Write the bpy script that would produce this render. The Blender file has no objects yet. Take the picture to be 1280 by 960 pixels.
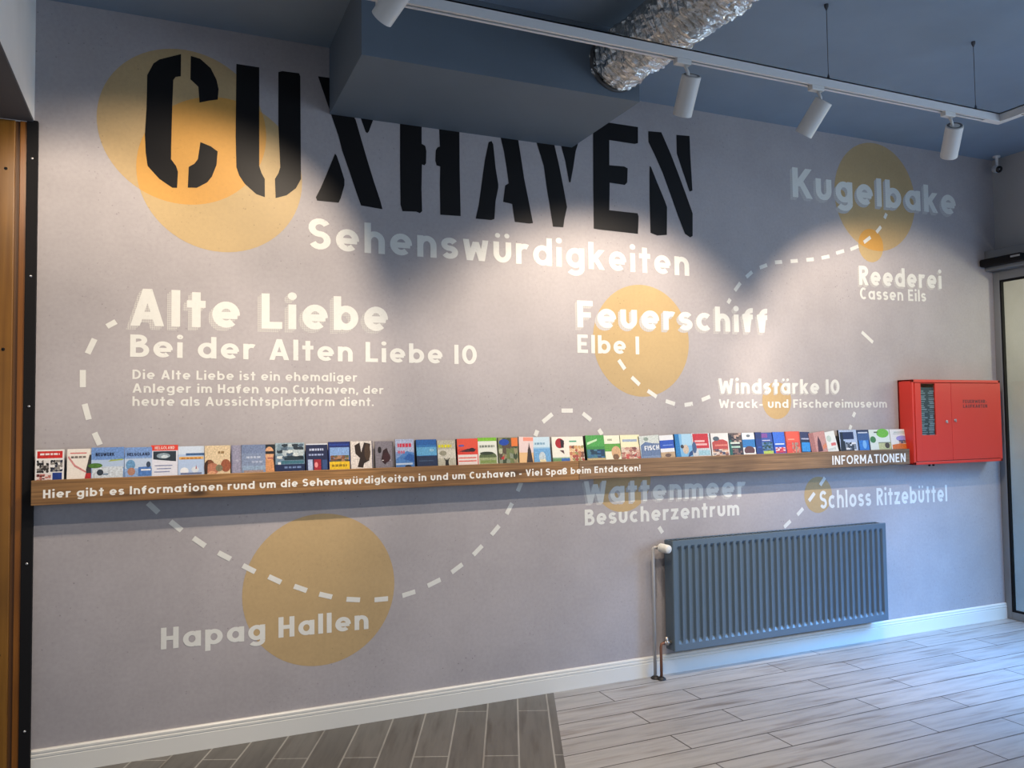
import bpy, bmesh, math, random
from mathutils import Vector, Matrix
random.seed(7)
PI = math.pi
scene = bpy.context.scene
COL = scene.collection

# ------------------------------------------------------------------ camera, world, exposure
CAM_F = 1006.31          # focal length in pixels of the 1280 px wide frame
YAW, PITCH, ROLL = 0.40943, 0.04314, -0.01253
cam_d = bpy.data.cameras.new('camera')
cam = bpy.data.objects.new('camera', cam_d); COL.objects.link(cam)
cam_d.sensor_width = 36.0; cam_d.sensor_fit = 'HORIZONTAL'
cam_d.lens = CAM_F / 1280.0 * 36.0
cam_d.clip_start = 0.02
fw = Vector((math.sin(YAW)*math.cos(PITCH), math.cos(YAW)*math.cos(PITCH), math.sin(PITCH)))
r0 = Vector((math.cos(YAW), -math.sin(YAW), 0)); u0 = r0.cross(fw)
rt = r0*math.cos(ROLL) + u0*math.sin(ROLL); up = -r0*math.sin(ROLL) + u0*math.cos(ROLL)
cam.matrix_world = Matrix(((rt.x, up.x, -fw.x, 0), (rt.y, up.y, -fw.y, -4.1725), (rt.z, up.z, -fw.z, 1.55), (0, 0, 0, 1)))
scene.camera = cam
scene.view_settings.view_transform = 'Standard'
scene.view_settings.look = 'None'
scene.view_settings.gamma = 1.0
scene.view_settings.use_curve_mapping = False
scene.view_settings.exposure = 0.0

SKY = (0.76, 0.84, 1.0); SKY_STRENGTH = 0.52
SPOT_W = 132.0; SPOT_COL = (1.0, 0.82, 0.63)
world = bpy.data.worlds.new('overcast_sky'); scene.world = world; world.use_nodes = True
bg = world.node_tree.nodes['Background']
bg.inputs[0].default_value = (*SKY, 1); bg.inputs[1].default_value = SKY_STRENGTH

def area(name, loc, target, sx, sy, power, col):
    d = bpy.data.lights.new(name, 'AREA'); d.shape = 'RECTANGLE'; d.size = sx; d.size_y = sy
    d.energy = power; d.color = col
    o = bpy.data.objects.new(name, d); COL.objects.link(o); o.location = loc
    o.rotation_euler = (Vector(target)-Vector(loc)).to_track_quat('-Z', 'Y').to_euler()
    return o
# daylight of the glazed shop front further along the right wall
sun_side = area('daylight', (5.85, -1.95, 1.7), (5.0, -0.85, 0.0), 1.9, 1.5, 62.0, (0.12, 0.42, 1.0)); sun_side.data.spread = math.radians(78)
area('daylight', (5.85, -4.6, 1.7), (0, -3.6, 1.9), 3.0, 2.2, 110.0, (0.58, 0.76, 1.0))
# downlights of the room's second lamp row, nearer the camera and above the frame
for x, k in ((-.6, 1.0), (.8, 1.0), (2.2, .7), (3.6, .35)):
    d = bpy.data.lights.new('downlight', 'SPOT'); d.energy = 138.0*k; d.color = (1.0, 0.86, 0.72)
    d.spot_size = math.radians(92); d.spot_blend = .4; d.shadow_soft_size = .03
    o = bpy.data.objects.new('downlight', d); COL.objects.link(o); o.location = (x, -2.3, 3.40)
    o.rotation_euler = Vector((0, .38, -1)).to_track_quat('-Z', 'Y').to_euler()

# ------------------------------------------------------------------ materials
def lin(h):
    h = h.lstrip('#'); out = []
    for i in (0, 2, 4):
        v = int(h[i:i+2], 16)/255.0
        out.append(v/12.92 if v <= .04045 else ((v+.055)/1.055)**2.4)
    return tuple(out)
MATS = {}
def mat(name, col, rough=.6, metal=0.0, noise=0.0, nscale=20.0, bump=0.0, spec=.5):
    if name in MATS: return MATS[name]
    m = bpy.data.materials.new(name); m.use_nodes = True; nt = m.node_tree; b = nt.nodes['Principled BSDF']
    c = lin(col) if isinstance(col, str) else col
    b.inputs['Base Color'].default_value = (*c, 1); b.inputs['Roughness'].default_value = rough
    b.inputs['Metallic'].default_value = metal; b.inputs['Specular IOR Level'].default_value = spec
    if noise or bump:
        tc = nt.nodes.new('ShaderNodeTexCoord'); n = nt.nodes.new('ShaderNodeTexNoise')
        n.inputs['Scale'].default_value = nscale; n.inputs['Detail'].default_value = 6
        nt.links.new(tc.outputs['Object'], n.inputs['Vector'])
        if noise:
            r = nt.nodes.new('ShaderNodeMapRange'); r.inputs[3].default_value = 1-noise; r.inputs[4].default_value = 1+noise
            r.inputs[1].default_value = .3; r.inputs[2].default_value = .7
            nt.links.new(n.outputs['Fac'], r.inputs[0])
            mx = nt.nodes.new('ShaderNodeVectorMath'); mx.operation = 'SCALE'; mx.inputs[0].default_value = c
            nt.links.new(r.outputs[0], mx.inputs['Scale']); nt.links.new(mx.outputs[0], b.inputs['Base Color'])
        if bump:
            bp = nt.nodes.new('ShaderNodeBump'); bp.inputs['Strength'].default_value = bump; bp.inputs['Distance'].default_value = .005
            nt.links.new(n.outputs['Fac'], bp.inputs['Height']); nt.links.new(bp.outputs[0], b.inputs['Normal'])
    MATS[name] = m; return m
def nodes(name):
    m = bpy.data.materials.new(name); m.use_nodes = True; nt = m.node_tree
    return m, nt, nt.nodes['Principled BSDF'], (lambda t: nt.nodes.new('ShaderNode'+t)), nt.links.new
def ramp(N, stops):
    r = N('ValToRGB'); e = r.color_ramp.elements
    while len(e) < len(stops): e.new(.5)
    for i, (p, c) in enumerate(stops):
        e[i].position = p; e[i].color = (*c, 1)
    return r
def mixc(N, L, fac, a, b, mode='MIX'):
    m = N('Mix'); m.data_type = 'RGBA'; m.blend_type = mode
    for sock, v in ((m.inputs[0], fac), (m.inputs[6], a), (m.inputs[7], b)):
        if hasattr(v, 'is_output'): L(v, sock)
        elif isinstance(v, (int, float)): sock.default_value = v
        else: sock.default_value = (*v, 1)
    return m.outputs[2]

def concrete(name, base, rough=.55, alpha_grain=1.0):
    """printed concrete look: cloudy tone, fine grain and small dark pits"""
    m, nt, b, N, L = nodes(name)
    tc = N('TexCoord')
    n1 = N('TexNoise'); n1.inputs['Scale'].default_value = 1.3; n1.inputs['Detail'].default_value = 8; n1.inputs['Roughness'].default_value = .62
    n2 = N('TexNoise'); n2.inputs['Scale'].default_value = 55; n2.inputs['Detail'].default_value = 4
    n3 = N('TexNoise'); n3.inputs['Scale'].default_value = 2.2; n3.inputs['Detail'].default_value = 3
    v = N('TexVoronoi'); v.inputs['Scale'].default_value = 30
    for t in (n1, n2, n3, v): L(tc.outputs['Object'], t.inputs['Vector'])
    g = 0.16*alpha_grain
    r1 = ramp(N, [(.3, tuple(1-g for _ in range(3))), (.7, (1+g*.5,)*3)]); L(n1.outputs['Fac'], r1.inputs[0])
    r2 = ramp(N, [(.3, (1-g*.35,)*3), (.65, (1+g*.15,)*3)]); L(n2.outputs['Fac'], r2.inputs[0])
    c = mixc(N, L, 1.0, base, r1.outputs[0], 'MULTIPLY'); c = mixc(N, L, 1.0, c, r2.outputs[0], 'MULTIPLY')
    # pits: voronoi cell centres, only in some zones
    r3 = ramp(N, [(.07, (1, 1, 1)), (.13, (0, 0, 0))]); L(v.outputs['Distance'], r3.inputs[0])
    r4 = ramp(N, [(.46, (0, 0, 0)), (.66, (.6, .6, .6))]); L(n3.outputs['Fac'], r4.inputs[0])
    p = N('Math'); p.operation = 'MULTIPLY'; L(r3.outputs[0], p.inputs[0]); L(r4.outputs[0], p.inputs[1])
    c = mixc(N, L, p.outputs[0], c, tuple(x*.3 for x in base))
    n4 = N('TexNoise'); n4.inputs['Scale'].default_value = 95; n4.inputs['Detail'].default_value = 3; L(tc.outputs['Object'], n4.inputs['Vector'])
    n5 = N('TexNoise'); n5.inputs['Scale'].default_value = 3.4; n5.inputs['Detail'].default_value = 5; L(tc.outputs['Object'], n5.inputs['Vector'])
    r5 = ramp(N, [(.60, (0, 0, 0)), (.70, (1, 1, 1))]); L(n4.outputs['Fac'], r5.inputs[0])
    r6 = ramp(N, [(.48, (0, 0, 0)), (.68, (.42*alpha_grain,)*3)]); L(n5.outputs['Fac'], r6.inputs[0])
    p2 = N('Math'); p2.operation = 'MULTIPLY'; L(r5.outputs[0], p2.inputs[0]); L(r6.outputs[0], p2.inputs[1])
    c = mixc(N, L, p2.outputs[0], c, tuple(x*.42 for x in base))          # sponge-like speckle
    L(c, b.inputs['Base Color'])
    rr = N('MapRange'); rr.inputs[3].default_value = rough-.08; rr.inputs[4].default_value = rough+.12
    L(n2.outputs['Fac'], rr.inputs[0]); L(rr.outputs[0], b.inputs['Roughness'])
    b.inputs['Specular IOR Level'].default_value = .3
    bp = N('Bump'); bp.inputs['Strength'].default_value = .05; bp.inputs['Distance'].default_value = .003
    L(n2.outputs['Fac'], bp.inputs['Height']); L(bp.outputs[0], b.inputs['Normal'])
    return m

def wood(name, light, dark, axis='X', scale=1.0, rough=.55, knots=True):
    m, nt, b, N, L = nodes(name)
    tc = N('TexCoord'); mp = N('Mapping'); L(tc.outputs['Object'], mp.inputs[0])
    s = {'X': (1.6, 60, 60), 'Z': (40, 40, 1.2)}[axis]
    mp.inputs['Scale'].default_value = tuple(q*scale for q in s)
    n = N('TexNoise'); n.inputs['Scale'].default_value = 1.6; n.inputs['Detail'].default_value = 9; n.inputs['Distortion'].default_value = .7
    L(mp.outputs[0], n.inputs['Vector'])
    r = ramp(N, [(.3, dark), (.5, tuple((p+q)/2 for p, q in zip(light, dark))), (.7, light)]); L(n.outputs['Fac'], r.inputs[0])
    c = r.outputs[0]
    n2 = N('TexNoise'); n2.inputs['Scale'].default_value = 2.0; n2.inputs['Detail'].default_value = 3; L(tc.outputs['Object'], n2.inputs['Vector'])
    r2 = ramp(N, [(.35, (.72, .7, .68)), (.65, (1.12, 1.1, 1.05))]); L(n2.outputs['Fac'], r2.inputs[0])
    c = mixc(N, L, 1.0, c, r2.outputs[0], 'MULTIPLY')
    if knots:
        mp2 = N('Mapping'); L(tc.outputs['Object'], mp2.inputs[0])
        mp2.inputs['Scale'].default_value = (2.6, 8, 8) if axis == 'X' else (8, 8, 2.6)
        v = N('TexVoronoi'); v.inputs['Scale'].default_value = 1.0; L(mp2.outputs[0], v.inputs['Vector'])
        r3 = ramp(N, [(.06, (1, 1, 1)), (.17, (0, 0, 0))]); L(v.outputs['Distance'], r3.inputs[0])
        c = mixc(N, L, r3.outputs[0], c, tuple(q*.45 for q in dark))
    L(c, b.inputs['Base Color']); b.inputs['Roughness'].default_value = rough
    bp = N('Bump'); bp.inputs['Strength'].default_value = .15; bp.inputs['Distance'].default_value = .003
    L(n.outputs['Fac'], bp.inputs['Height']); L(bp.outputs[0], b.inputs['Normal'])
    return m

def planks(name, ang, row, off_u, off_v, length, cols, mortar, rough, grain=.25):
    """wood-look floor tiles: rows of boards with fine joints"""
    m, nt, b, N, L = nodes(name)
    tc = N('TexCoord'); mp = N('Mapping'); mp.vector_type = 'TEXTURE'
    L(tc.outputs['Object'], mp.inputs[0])
    mp.inputs['Rotation'].default_value = (0, 0, ang); mp.inputs['Location'].default_value = (off_u, off_v, 0)
    br = N('TexBrick'); L(mp.outputs[0], br.inputs['Vector'])
    br.inputs['Scale'].default_value = 1.0; br.inputs['Mortar Size'].default_value = .0042; br.inputs['Mortar Smooth'].default_value = .1
    br.inputs['Brick Width'].default_value = length; br.inputs['Row Height'].default_value = row
    br.offset = .37; br.offset_frequency = 2
    br.inputs['Color1'].default_value = (*cols[0], 1); br.inputs['Color2'].default_value = (*cols[1], 1); br.inputs['Mortar'].default_value = (*mortar, 1)
    mp2 = N('Mapping'); L(mp.outputs[0], mp2.inputs[0]); mp2.inputs['Scale'].default_value = (1.6, 15, 1)
    n = N('TexNoise'); n.inputs['Scale'].default_value = 1.7; n.inputs['Detail'].default_value = 9; n.inputs['Roughness'].default_value = .6
    L(mp2.outputs[0], n.inputs['Vector'])
    r = ramp(N, [(.3, (1-grain,)*3), (.52, (1, 1, 1)), (.72, (1+grain*.35,)*3)]); L(n.outputs['Fac'], r.inputs[0])
    c = mixc(N, L, 1.0, br.outputs['Color'], r.outputs[0], 'MULTIPLY')
    n2 = N('TexNoise'); n2.inputs['Scale'].default_value = 1.1; n2.inputs['Detail'].default_value = 6; L(mp2.outputs[0], n2.inputs['Vector'])
    r2 = ramp(N, [(.55, (1, 1, 1)), (.70, (.55, .48, .43))]); L(n2.outputs['Fac'], r2.inputs[0])
    c = mixc(N, L, .8, c, r2.outputs[0], 'MULTIPLY')
    L(c, b.inputs['Base Color']); b.inputs['Roughness'].default_value = rough
    bp = N('Bump'); bp.inputs['Strength'].default_value = .25; bp.inputs['Distance'].default_value = .002
    inv = N('Math'); inv.operation = 'SUBTRACT'; inv.inputs[0].default_value = 1; L(br.outputs['Fac'], inv.inputs[1])
    L(inv.outputs[0], bp.inputs['Height']); L(bp.outputs[0], b.inputs['Normal'])
    return m

# ------------------------------------------------------------------ mesh helpers
class MB:
    """collects shapes, each with a material slot, and links them as ONE mesh object"""
    def __init__(s): s.bm = bmesh.new(); s.mats = []
    def slot(s, m):
        if m is None: return 0
        if m not in s.mats: s.mats.append(m)
        return s.mats.index(m)
    def face(s, pts, m=None, smooth=False):
        vs = [s.bm.verts.new(p) for p in pts]
        try: f = s.bm.faces.new(vs)
        except ValueError: return None
        f.material_index = s.slot(m); f.smooth = smooth; return f
    def box(s, x0, x1, y0, y1, z0, z1, m=None, bevel=0.0, M=None):
        i = s.slot(m); before = set(s.bm.faces)
        r = bmesh.ops.create_cube(s.bm, size=1.0); vs = r['verts']
        for v in vs:
            v.co = Vector(((x0+x1)/2+v.co.x*(x1-x0), (y0+y1)/2+v.co.y*(y1-y0), (z0+z1)/2+v.co.z*(z1-z0)))
        if bevel:
            es = list({e for v in vs for e in v.link_edges})
            bmesh.ops.bevel(s.bm, geom=es, offset=bevel, segments=2, profile=.5, affect='EDGES')
        new = [f for f in s.bm.faces if f not in before]
        for f in new: f.material_index = i
        if M is not None:
            for v in {v for f in new for v in f.verts}: v.co = M @ v.co
        return s
    def tube(s, path, rad, m=None, seg=16, cap=True, smooth=True):
        i = s.slot(m); path = [Vector(p) for p in path]; rings = []
        rads = rad if isinstance(rad, (list, tuple)) else [rad]*len(path)
        t0 = (path[1]-path[0]).normalized(); a = Vector((0, 0, 1)) if abs(t0.z) < .9 else Vector((1, 0, 0))
        nrm = t0.cross(a).normalized()
        for k, p in enumerate(path):
            t = (path[min(k+1, len(path)-1)]-path[max(k-1, 0)])
            t = t.normalized() if t.length > 1e-9 else t0
            nrm = (nrm - t*nrm.dot(t)).normalized(); bn = t.cross(nrm)
            rings.append([s.bm.verts.new(p+(nrm*math.cos(2*PI*j/seg)+bn*math.sin(2*PI*j/seg))*rads[k]) for j in range(seg)])
        for k in range(len(rings)-1):
            for j in range(seg):
                f = s.bm.faces.new((rings[k][j], rings[k][(j+1) % seg], rings[k+1][(j+1) % seg], rings[k+1][j]))
                f.material_index = i; f.smooth = smooth
        if cap:
            for rg in (rings[0][::-1], rings[-1]):
                f = s.bm.faces.new(rg); f.material_index = i
        return s
    def lathe(s, prof, origin, axis, m=None, seg=28, smooth=True):
        """prof: (distance along axis, radius)"""
        i = s.slot(m); ax = Vector(axis).normalized(); o = Vector(origin)
        a = Vector((0, 0, 1)) if abs(ax.z) < .9 else Vector((1, 0, 0)); u = ax.cross(a).normalized(); w = ax.cross(u)
        rings = []
        for t, r in prof:
            rings.append([s.bm.verts.new(o+ax*t+(u*math.cos(2*PI*j/seg)+w*math.sin(2*PI*j/seg))*max(r, 1e-5)) for j in range(seg)])
        for k in range(len(rings)-1):
            for j in range(seg):
                f = s.bm.faces.new((rings[k][j], rings[k][(j+1) % seg], rings[k+1][(j+1) % seg], rings[k+1][j]))
                f.material_index = i; f.smooth = smooth
        return s
    def ball(s, c, r, m=None, sc=(1, 1, 1)):
        i = s.slot(m); before = set(s.bm.faces)
        res = bmesh.ops.create_uvsphere(s.bm, u_segments=20, v_segments=12, radius=r)
        for v in res['verts']: v.co = Vector((v.co.x*sc[0]+c[0], v.co.y*sc[1]+c[1], v.co.z*sc[2]+c[2]))
        for f in s.bm.faces:
            if f not in before: f.material_index = i; f.smooth = True
        return s
    def build(s, name, parent=None, m=None, normals=True, sharp=False):
        if normals: bmesh.ops.recalc_face_normals(s.bm, faces=s.bm.faces[:])
        me = bpy.data.meshes.new(name); s.bm.to_mesh(me); s.bm.free()
        for q in (s.mats or [m]): me.materials.append(q)
        if sharp:
            me.set_sharp_from_angle(angle=math.radians(40))
        o = bpy.data.objects.new(name, me); COL.objects.link(o)
        if parent is not None: o.parent = parent
        return o
def tag(o, label=None, cat=None, group=None, kind=None):
    if label: o['label'] = label
    if cat: o['category'] = cat
    if group: o['group'] = group
    if kind: o['kind'] = kind
    return o
def empty(name, loc, label, cat, group=None):
    o = bpy.data.objects.new(name, None); COL.objects.link(o); o.location = loc; o.empty_display_size = .1
    return tag(o, label, cat, group)
def part(mb, name, root, **k):
    """links a part built in world coordinates under its thing"""
    o = mb.build(name, root, **k)
    base = Vector((0, 0, 0)); p = root
    while p is not None: base += p.location; p = p.parent
    for v in o.data.vertices: v.co -= base
    return o

# ------------------------------------------------------------------ rounded hand-drawn display lettering, drawn from strokes
XH = .73
def arc(cx, cy, rx, ry, a0, a1, n=14):
    return [(cx+rx*math.cos(math.radians(a0+(a1-a0)*i/n)), cy+ry*math.sin(math.radians(a0+(a1-a0)*i/n))) for i in range(n+1)]
def sl(x0, y0, x1, y1, s):
    """slanted stroke with horizontal ends, as a polygon"""
    w = s*math.hypot(x1-x0, y1-y0)/max(abs(y1-y0), 1e-6)/2
    return ('P', [(x0-w, y0), (x0+w, y0), (x1+w, y1), (x1-w, y1)])
def glyph(ch, s):
    """strokes and advance width of a character; capitals are 1 high"""
    h = s/2; S = lambda *p: ('S', list(p)); A = lambda *a, **k: ('S', arc(*a, **k)); X = XH
    bw = .64; R = bw/2
    def dot(cx, cy, r): return ('P', arc(cx, cy, r, r, 0, 360, 14)[:-1])
    if ch in 'äüö':
        g, w = glyph({'ä': 'a', 'ü': 'u', 'ö': 'o'}[ch], s); r = h*.92
        return g+[dot(w*.5-.15, .95, r), dot(w*.5+.15, .95, r)], w
    O = A(R, X/2, R-h, X/2-h, 0, 360, n=26)
    if ch == 'o': return [O], bw
    if ch == 'a': return [O, S((bw-h, 0), (bw-h, X))], bw
    if ch == 'b': return [O, S((h, 0), (h, 1))], bw
    if ch == 'd': return [O, S((bw-h, 0), (bw-h, 1))], bw
    if ch == 'p': return [O, S((h, -.28), (h, X))], bw
    if ch == 'g': return [O, S((bw-h, -.02), (bw-h, X)), A(R, -.02, R-h, .27-h, 0, -150)], bw
    if ch == 'c': return [A(R, X/2, R-h, X/2-h, 48, 312)], bw*.9
    if ch == 'e': return [S((h, X*.47), (bw-h*.6, X*.47)), A(R, X/2, R-h, X/2-h, -5, 312, n=22)], bw
    if ch == 's':
        r = (X-s)/4; q = .25-h*.9
        return [('S', arc(.25, X-h-r, q, r, 25, 270, 12)+arc(.25, h+r, q, r, 90, -155, 12)[1:])], .5
    if ch == 'n' or ch == 'h':
        w = .58; q = w/2-h
        return [S((h, 0), (h, X if ch == 'n' else 1)), ('S', arc(w/2, X-h-.24, q, .24, 180, 0)+[(w-h, 0)])], w
    if ch == 'm':
        w = .9; q = (w-s)/4
        return [S((h, 0), (h, X)), ('S', arc(h+q, X-h-.2, q, .2, 180, 0)+[(w/2, 0)]), ('S', arc(w/2+q, X-h-.2, q, .2, 180, 0)+[(w-h, 0)])], w
    if ch == 'u':
        w = .58; q = w/2-h
        return [('S', [(h, X)]+arc(w/2, h+.24, q, .24, 180, 360)+[(w-h, X)])], w
    if ch == 'r': return [S((h, 0), (h, X)), A(.3, X-h-.22, .3-h, .22, 180, 62)], .42
    if ch == 't': return [S((.21, 0), (.21, .96)), S((.0, X-h), (.42, X-h))], .42
    if ch == 'f': return [('S', [(.19, 0), (.19, 1-h-.2)]+arc(.19+.2, 1-h-.2, .2, .2, 180, 80, 8)), S((.0, X-h), (.42, X-h))], .44
    if ch == 'i': return [S((h, 0), (h, X-.02)), dot(h, .95, h*1.15)], s
    if ch in 'lI1|': return [S((h, 0), (h, 1))], s
    if ch == 'k': return [S((h, 0), (h, 1)), sl(h+.02, .27, .47, X, s*.95), sl(.48, 0, .24, .42, s*.95)], .58
    if ch == 'v': return [sl(.27, 0, h*1.1, X, s), sl(.27, 0, .54-h*1.1, X, s)], .54
    if ch == 'w': return [sl(.22, 0, h*1.1, X, s), sl(.22, 0, .41, X*.9, s), sl(.60, 0, .41, X*.9, s), sl(.60, 0, .82-h*1.1, X, s)], .82
    if ch == 'x': return [sl(h*1.2, 0, .54-h*1.2, X, s), sl(.54-h*1.2, 0, h*1.2, X, s)], .54
    if ch == 'z': return [S((.0, X-h), (.52, X-h)), S((.0, h), (.52, h)), sl(h*1.3, h, .52-h*1.3, X-h, s)], .52
    if ch == 'ß': return [('S', [(h, 0), (h, .76)]+arc(.28, .76, .28-h, .24-h, 180, -80, 12)), ('S', [(.24, .54)]+arc(.3, .28, .28-h, .28-h, 80, -90, 12)+[(.2, h)])], .6
    if ch == '.': return [dot(h, h, h*1.15)], s
    if ch == ',': return [sl(h*.6, -.16, h*1.2, s, s*.9)], s
    if ch == '-': return [S((.02, X*.47), (.34, X*.47))], .36
    if ch == '!': return [S((h, .3), (h, 1)), dot(h, h, h*1.1)], s
    if ch == '0': return [A(.33, .5, .33-h, .5-h, 0, 360, n=26)], .66
    if ch == 'A': return [sl(h*1.1, 0, .37, 1, s), sl(.74-h*1.1, 0, .37, 1, s), S((.15, .28), (.59, .28))], .74
    if ch == 'B': return [S((h, 0), (h, 1)), ('S', [(h, 1-h)]+[(.28, 1-h)]+arc(.3, .76, .25-h, .24-h, 90, -90, 10)+[(h, .52+h*.0)]), ('S', [(h, .52)]+arc(.32, .26+h*.5, .3-h, .26-h*.5, 90, -90, 10)+[(h, h)])], .6
    if ch == 'D': return [S((h, 0), (h, 1)), ('S', [(h, 1-h)]+arc(.26, .5, .42-h, .5-h, 90, -90, 16)+[(h, h)])], .68
    if ch in 'CG':
        g = [A(.36, .5, .36-h, .5-h, 50, 310, n=18)]
        if ch == 'G': g += [S((.38, .42), (.66-h*0, .42)), S((.66-h, .42), (.66-h, .1))]
        return g, .66
    if ch == 'E': return [S((h, 0), (h, 1)), S((h, 1-h), (.52, 1-h)), S((h, .5), (.46, .5)), S((h, h), (.52, h))], .54
    if ch == 'F': return [S((h, 0), (h, 1)), S((h, 1-h), (.52, 1-h)), S((h, .47), (.45, .47))], .52
    if ch == 'H': return [S((h, 0), (h, 1)), S((.62-h, 0), (.62-h, 1)), S((h, .5), (.62-h, .5))], .62
    if ch == 'K': return [S((h, 0), (h, 1)), sl(h+.04, .38, .58, 1, s), sl(.6, 0, .28, .55, s)], .68
    if ch == 'L': return [S((h, 0), (h, 1)), S((h, h), (.5, h))], .5
    if ch == 'M': return [S((h, 0), (h, 1)), S((.8-h, 0), (.8-h, 1)), sl(.4, .25, h*1.2, 1, s), sl(.4, .25, .8-h*1.2, 1, s)], .8
    if ch == 'N': return [S((h, 0), (h, 1)), S((.66-h, 0), (.66-h, 1)), sl(.66-h*1.3, 0, h*1.3, 1, s)], .66
    if ch == 'O': return [A(.4, .5, .4-h, .5-h, 0, 360, n=28)], .8
    if ch in 'PR':
        g = [S((h, 0), (h, 1)), ('S', [(h, 1-h)]+arc(.3, .72, .28-h, .28-h, 90, -90, 12)+[(h, .44)])]
        if ch == 'R': g.append(sl(.56-h*.8, 0, .26, .46, s))
        return g, .58
    if ch == 'S':
        r = (1-s)/4; q = .29-h*.9
        return [('S', arc(.29, 1-h-r, q, r, 25, 270, 12)+arc(.29, h+r, q, r, 90, -155, 12)[1:])], .58
    if ch == 'T': return [S((.31, 0), (.31, 1)), S((0, 1-h), (.62, 1-h))], .62
    if ch == 'U': return [('S', [(h, 1)]+arc(.32, h+.26, .32-h, .26, 180, 360)+[(.64-h, 1)])], .64
    if ch == 'V': return [sl(.36, 0, h*1.1, 1, s), sl(.36, 0, .72-h*1.1, 1, s)], .72
    if ch == 'W': return [sl(.27, 0, h*1.1, 1, s), sl(.27, 0, .5, .85, s), sl(.73, 0, .5, .85, s), sl(.73, 0, 1-h*1.1, 1, s)], 1.0
    if ch == 'Z': return [S((0, 1-h), (.58, 1-h)), S((0, h), (.58, h)), sl(h*1.3, h, .58-h*1.3, 1-h, s)], .58
    return [], .3
def ribbon(pts, s):
    """quads along a stroke, mitred at its bends"""
    n = len(pts); closed = math.dist(pts[0], pts[-1]) < 1e-6
    if closed: pts = pts[:-1]; n -= 1
    def nrm(a, b):
        d = math.dist(a, b) or 1e-9; return (-(b[1]-a[1])/d, (b[0]-a[0])/d)
    L, Rr = [], []
    for i, p in enumerate(pts):
        if closed: n0, n1 = nrm(pts[i-1], p), nrm(p, pts[(i+1) % n])
        else:
            n0 = nrm(pts[i-1], p) if i else nrm(p, pts[1]); n1 = nrm(p, pts[i+1]) if i < n-1 else n0
        m = ((n0[0]+n1[0])/2, (n0[1]+n1[1])/2); q = max(m[0]**2+m[1]**2, .25); k = s/2/q
        L.append((p[0]+m[0]*k, p[1]+m[1]*k)); Rr.append((p[0]-m[0]*k, p[1]-m[1]*k))
    out = []
    for i in range(n if closed else n-1):
        j = (i+1) % n; out.append([L[i], L[j], Rr[j], Rr[i]])
    return out
def text_polys(txt, s, gap=.15, space=.36):
    """all polygons of a line of lettering with its total width; layer counts overlaps"""
    x = 0; out = []
    for ch in txt:
        if ch == ' ': x += space; continue
        g, w = glyph(ch, s)
        for k, (t, pts) in enumerate(g):
            for poly in (ribbon(pts, s) if t == 'S' else [pts]):
                out.append((k, [(a+x, b) for a, b in poly]))
        x += w+gap
    return out, x-gap
def lettering(mb, txt, x0, z0, x1, z1, cap, s, y, m, dx=0, dz=0, step=.00006, put=None, jit=0):
    """lays a line of lettering flat on a surface from (x0,z0) to (x1,z1)"""
    polys, w = text_polys(txt, s); kx = (x1-x0)/w
    for k, poly in polys:
        pts = [(x0+a*kx+dx, z0+(z1-z0)*a/w+b*cap+dz) for a, b in poly]
        mb.face([(put(a, b, k) if put else (a, y-k*step, b)) for a, b in pts], m)

def hexpoly(cx, cz, r, n=72): return [(cx+r*math.cos(2*PI*i/n), cz+r*math.sin(2*PI*i/n)) for i in range(n)]
def lens(a, b, n=40):
    """overlap of two discs"""
    (ax, az, ar), (bx, bz, br) = a, b
    d = math.hypot(bx-ax, bz-az); al = math.atan2(bz-az, bx-ax)
    ta = math.acos((d*d+ar*ar-br*br)/(2*d*ar)); tb = math.acos((d*d+br*br-ar*ar)/(2*d*br))
    return [(ax+ar*math.cos(al-ta+2*ta*i/n), az+ar*math.sin(al-ta+2*ta*i/n)) for i in range(n+1)] + \
           [(bx+br*math.cos(al+PI-tb+2*tb*i/n), bz+br*math.sin(al+PI-tb+2*tb*i/n)) for i in range(1, n)]

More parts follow.
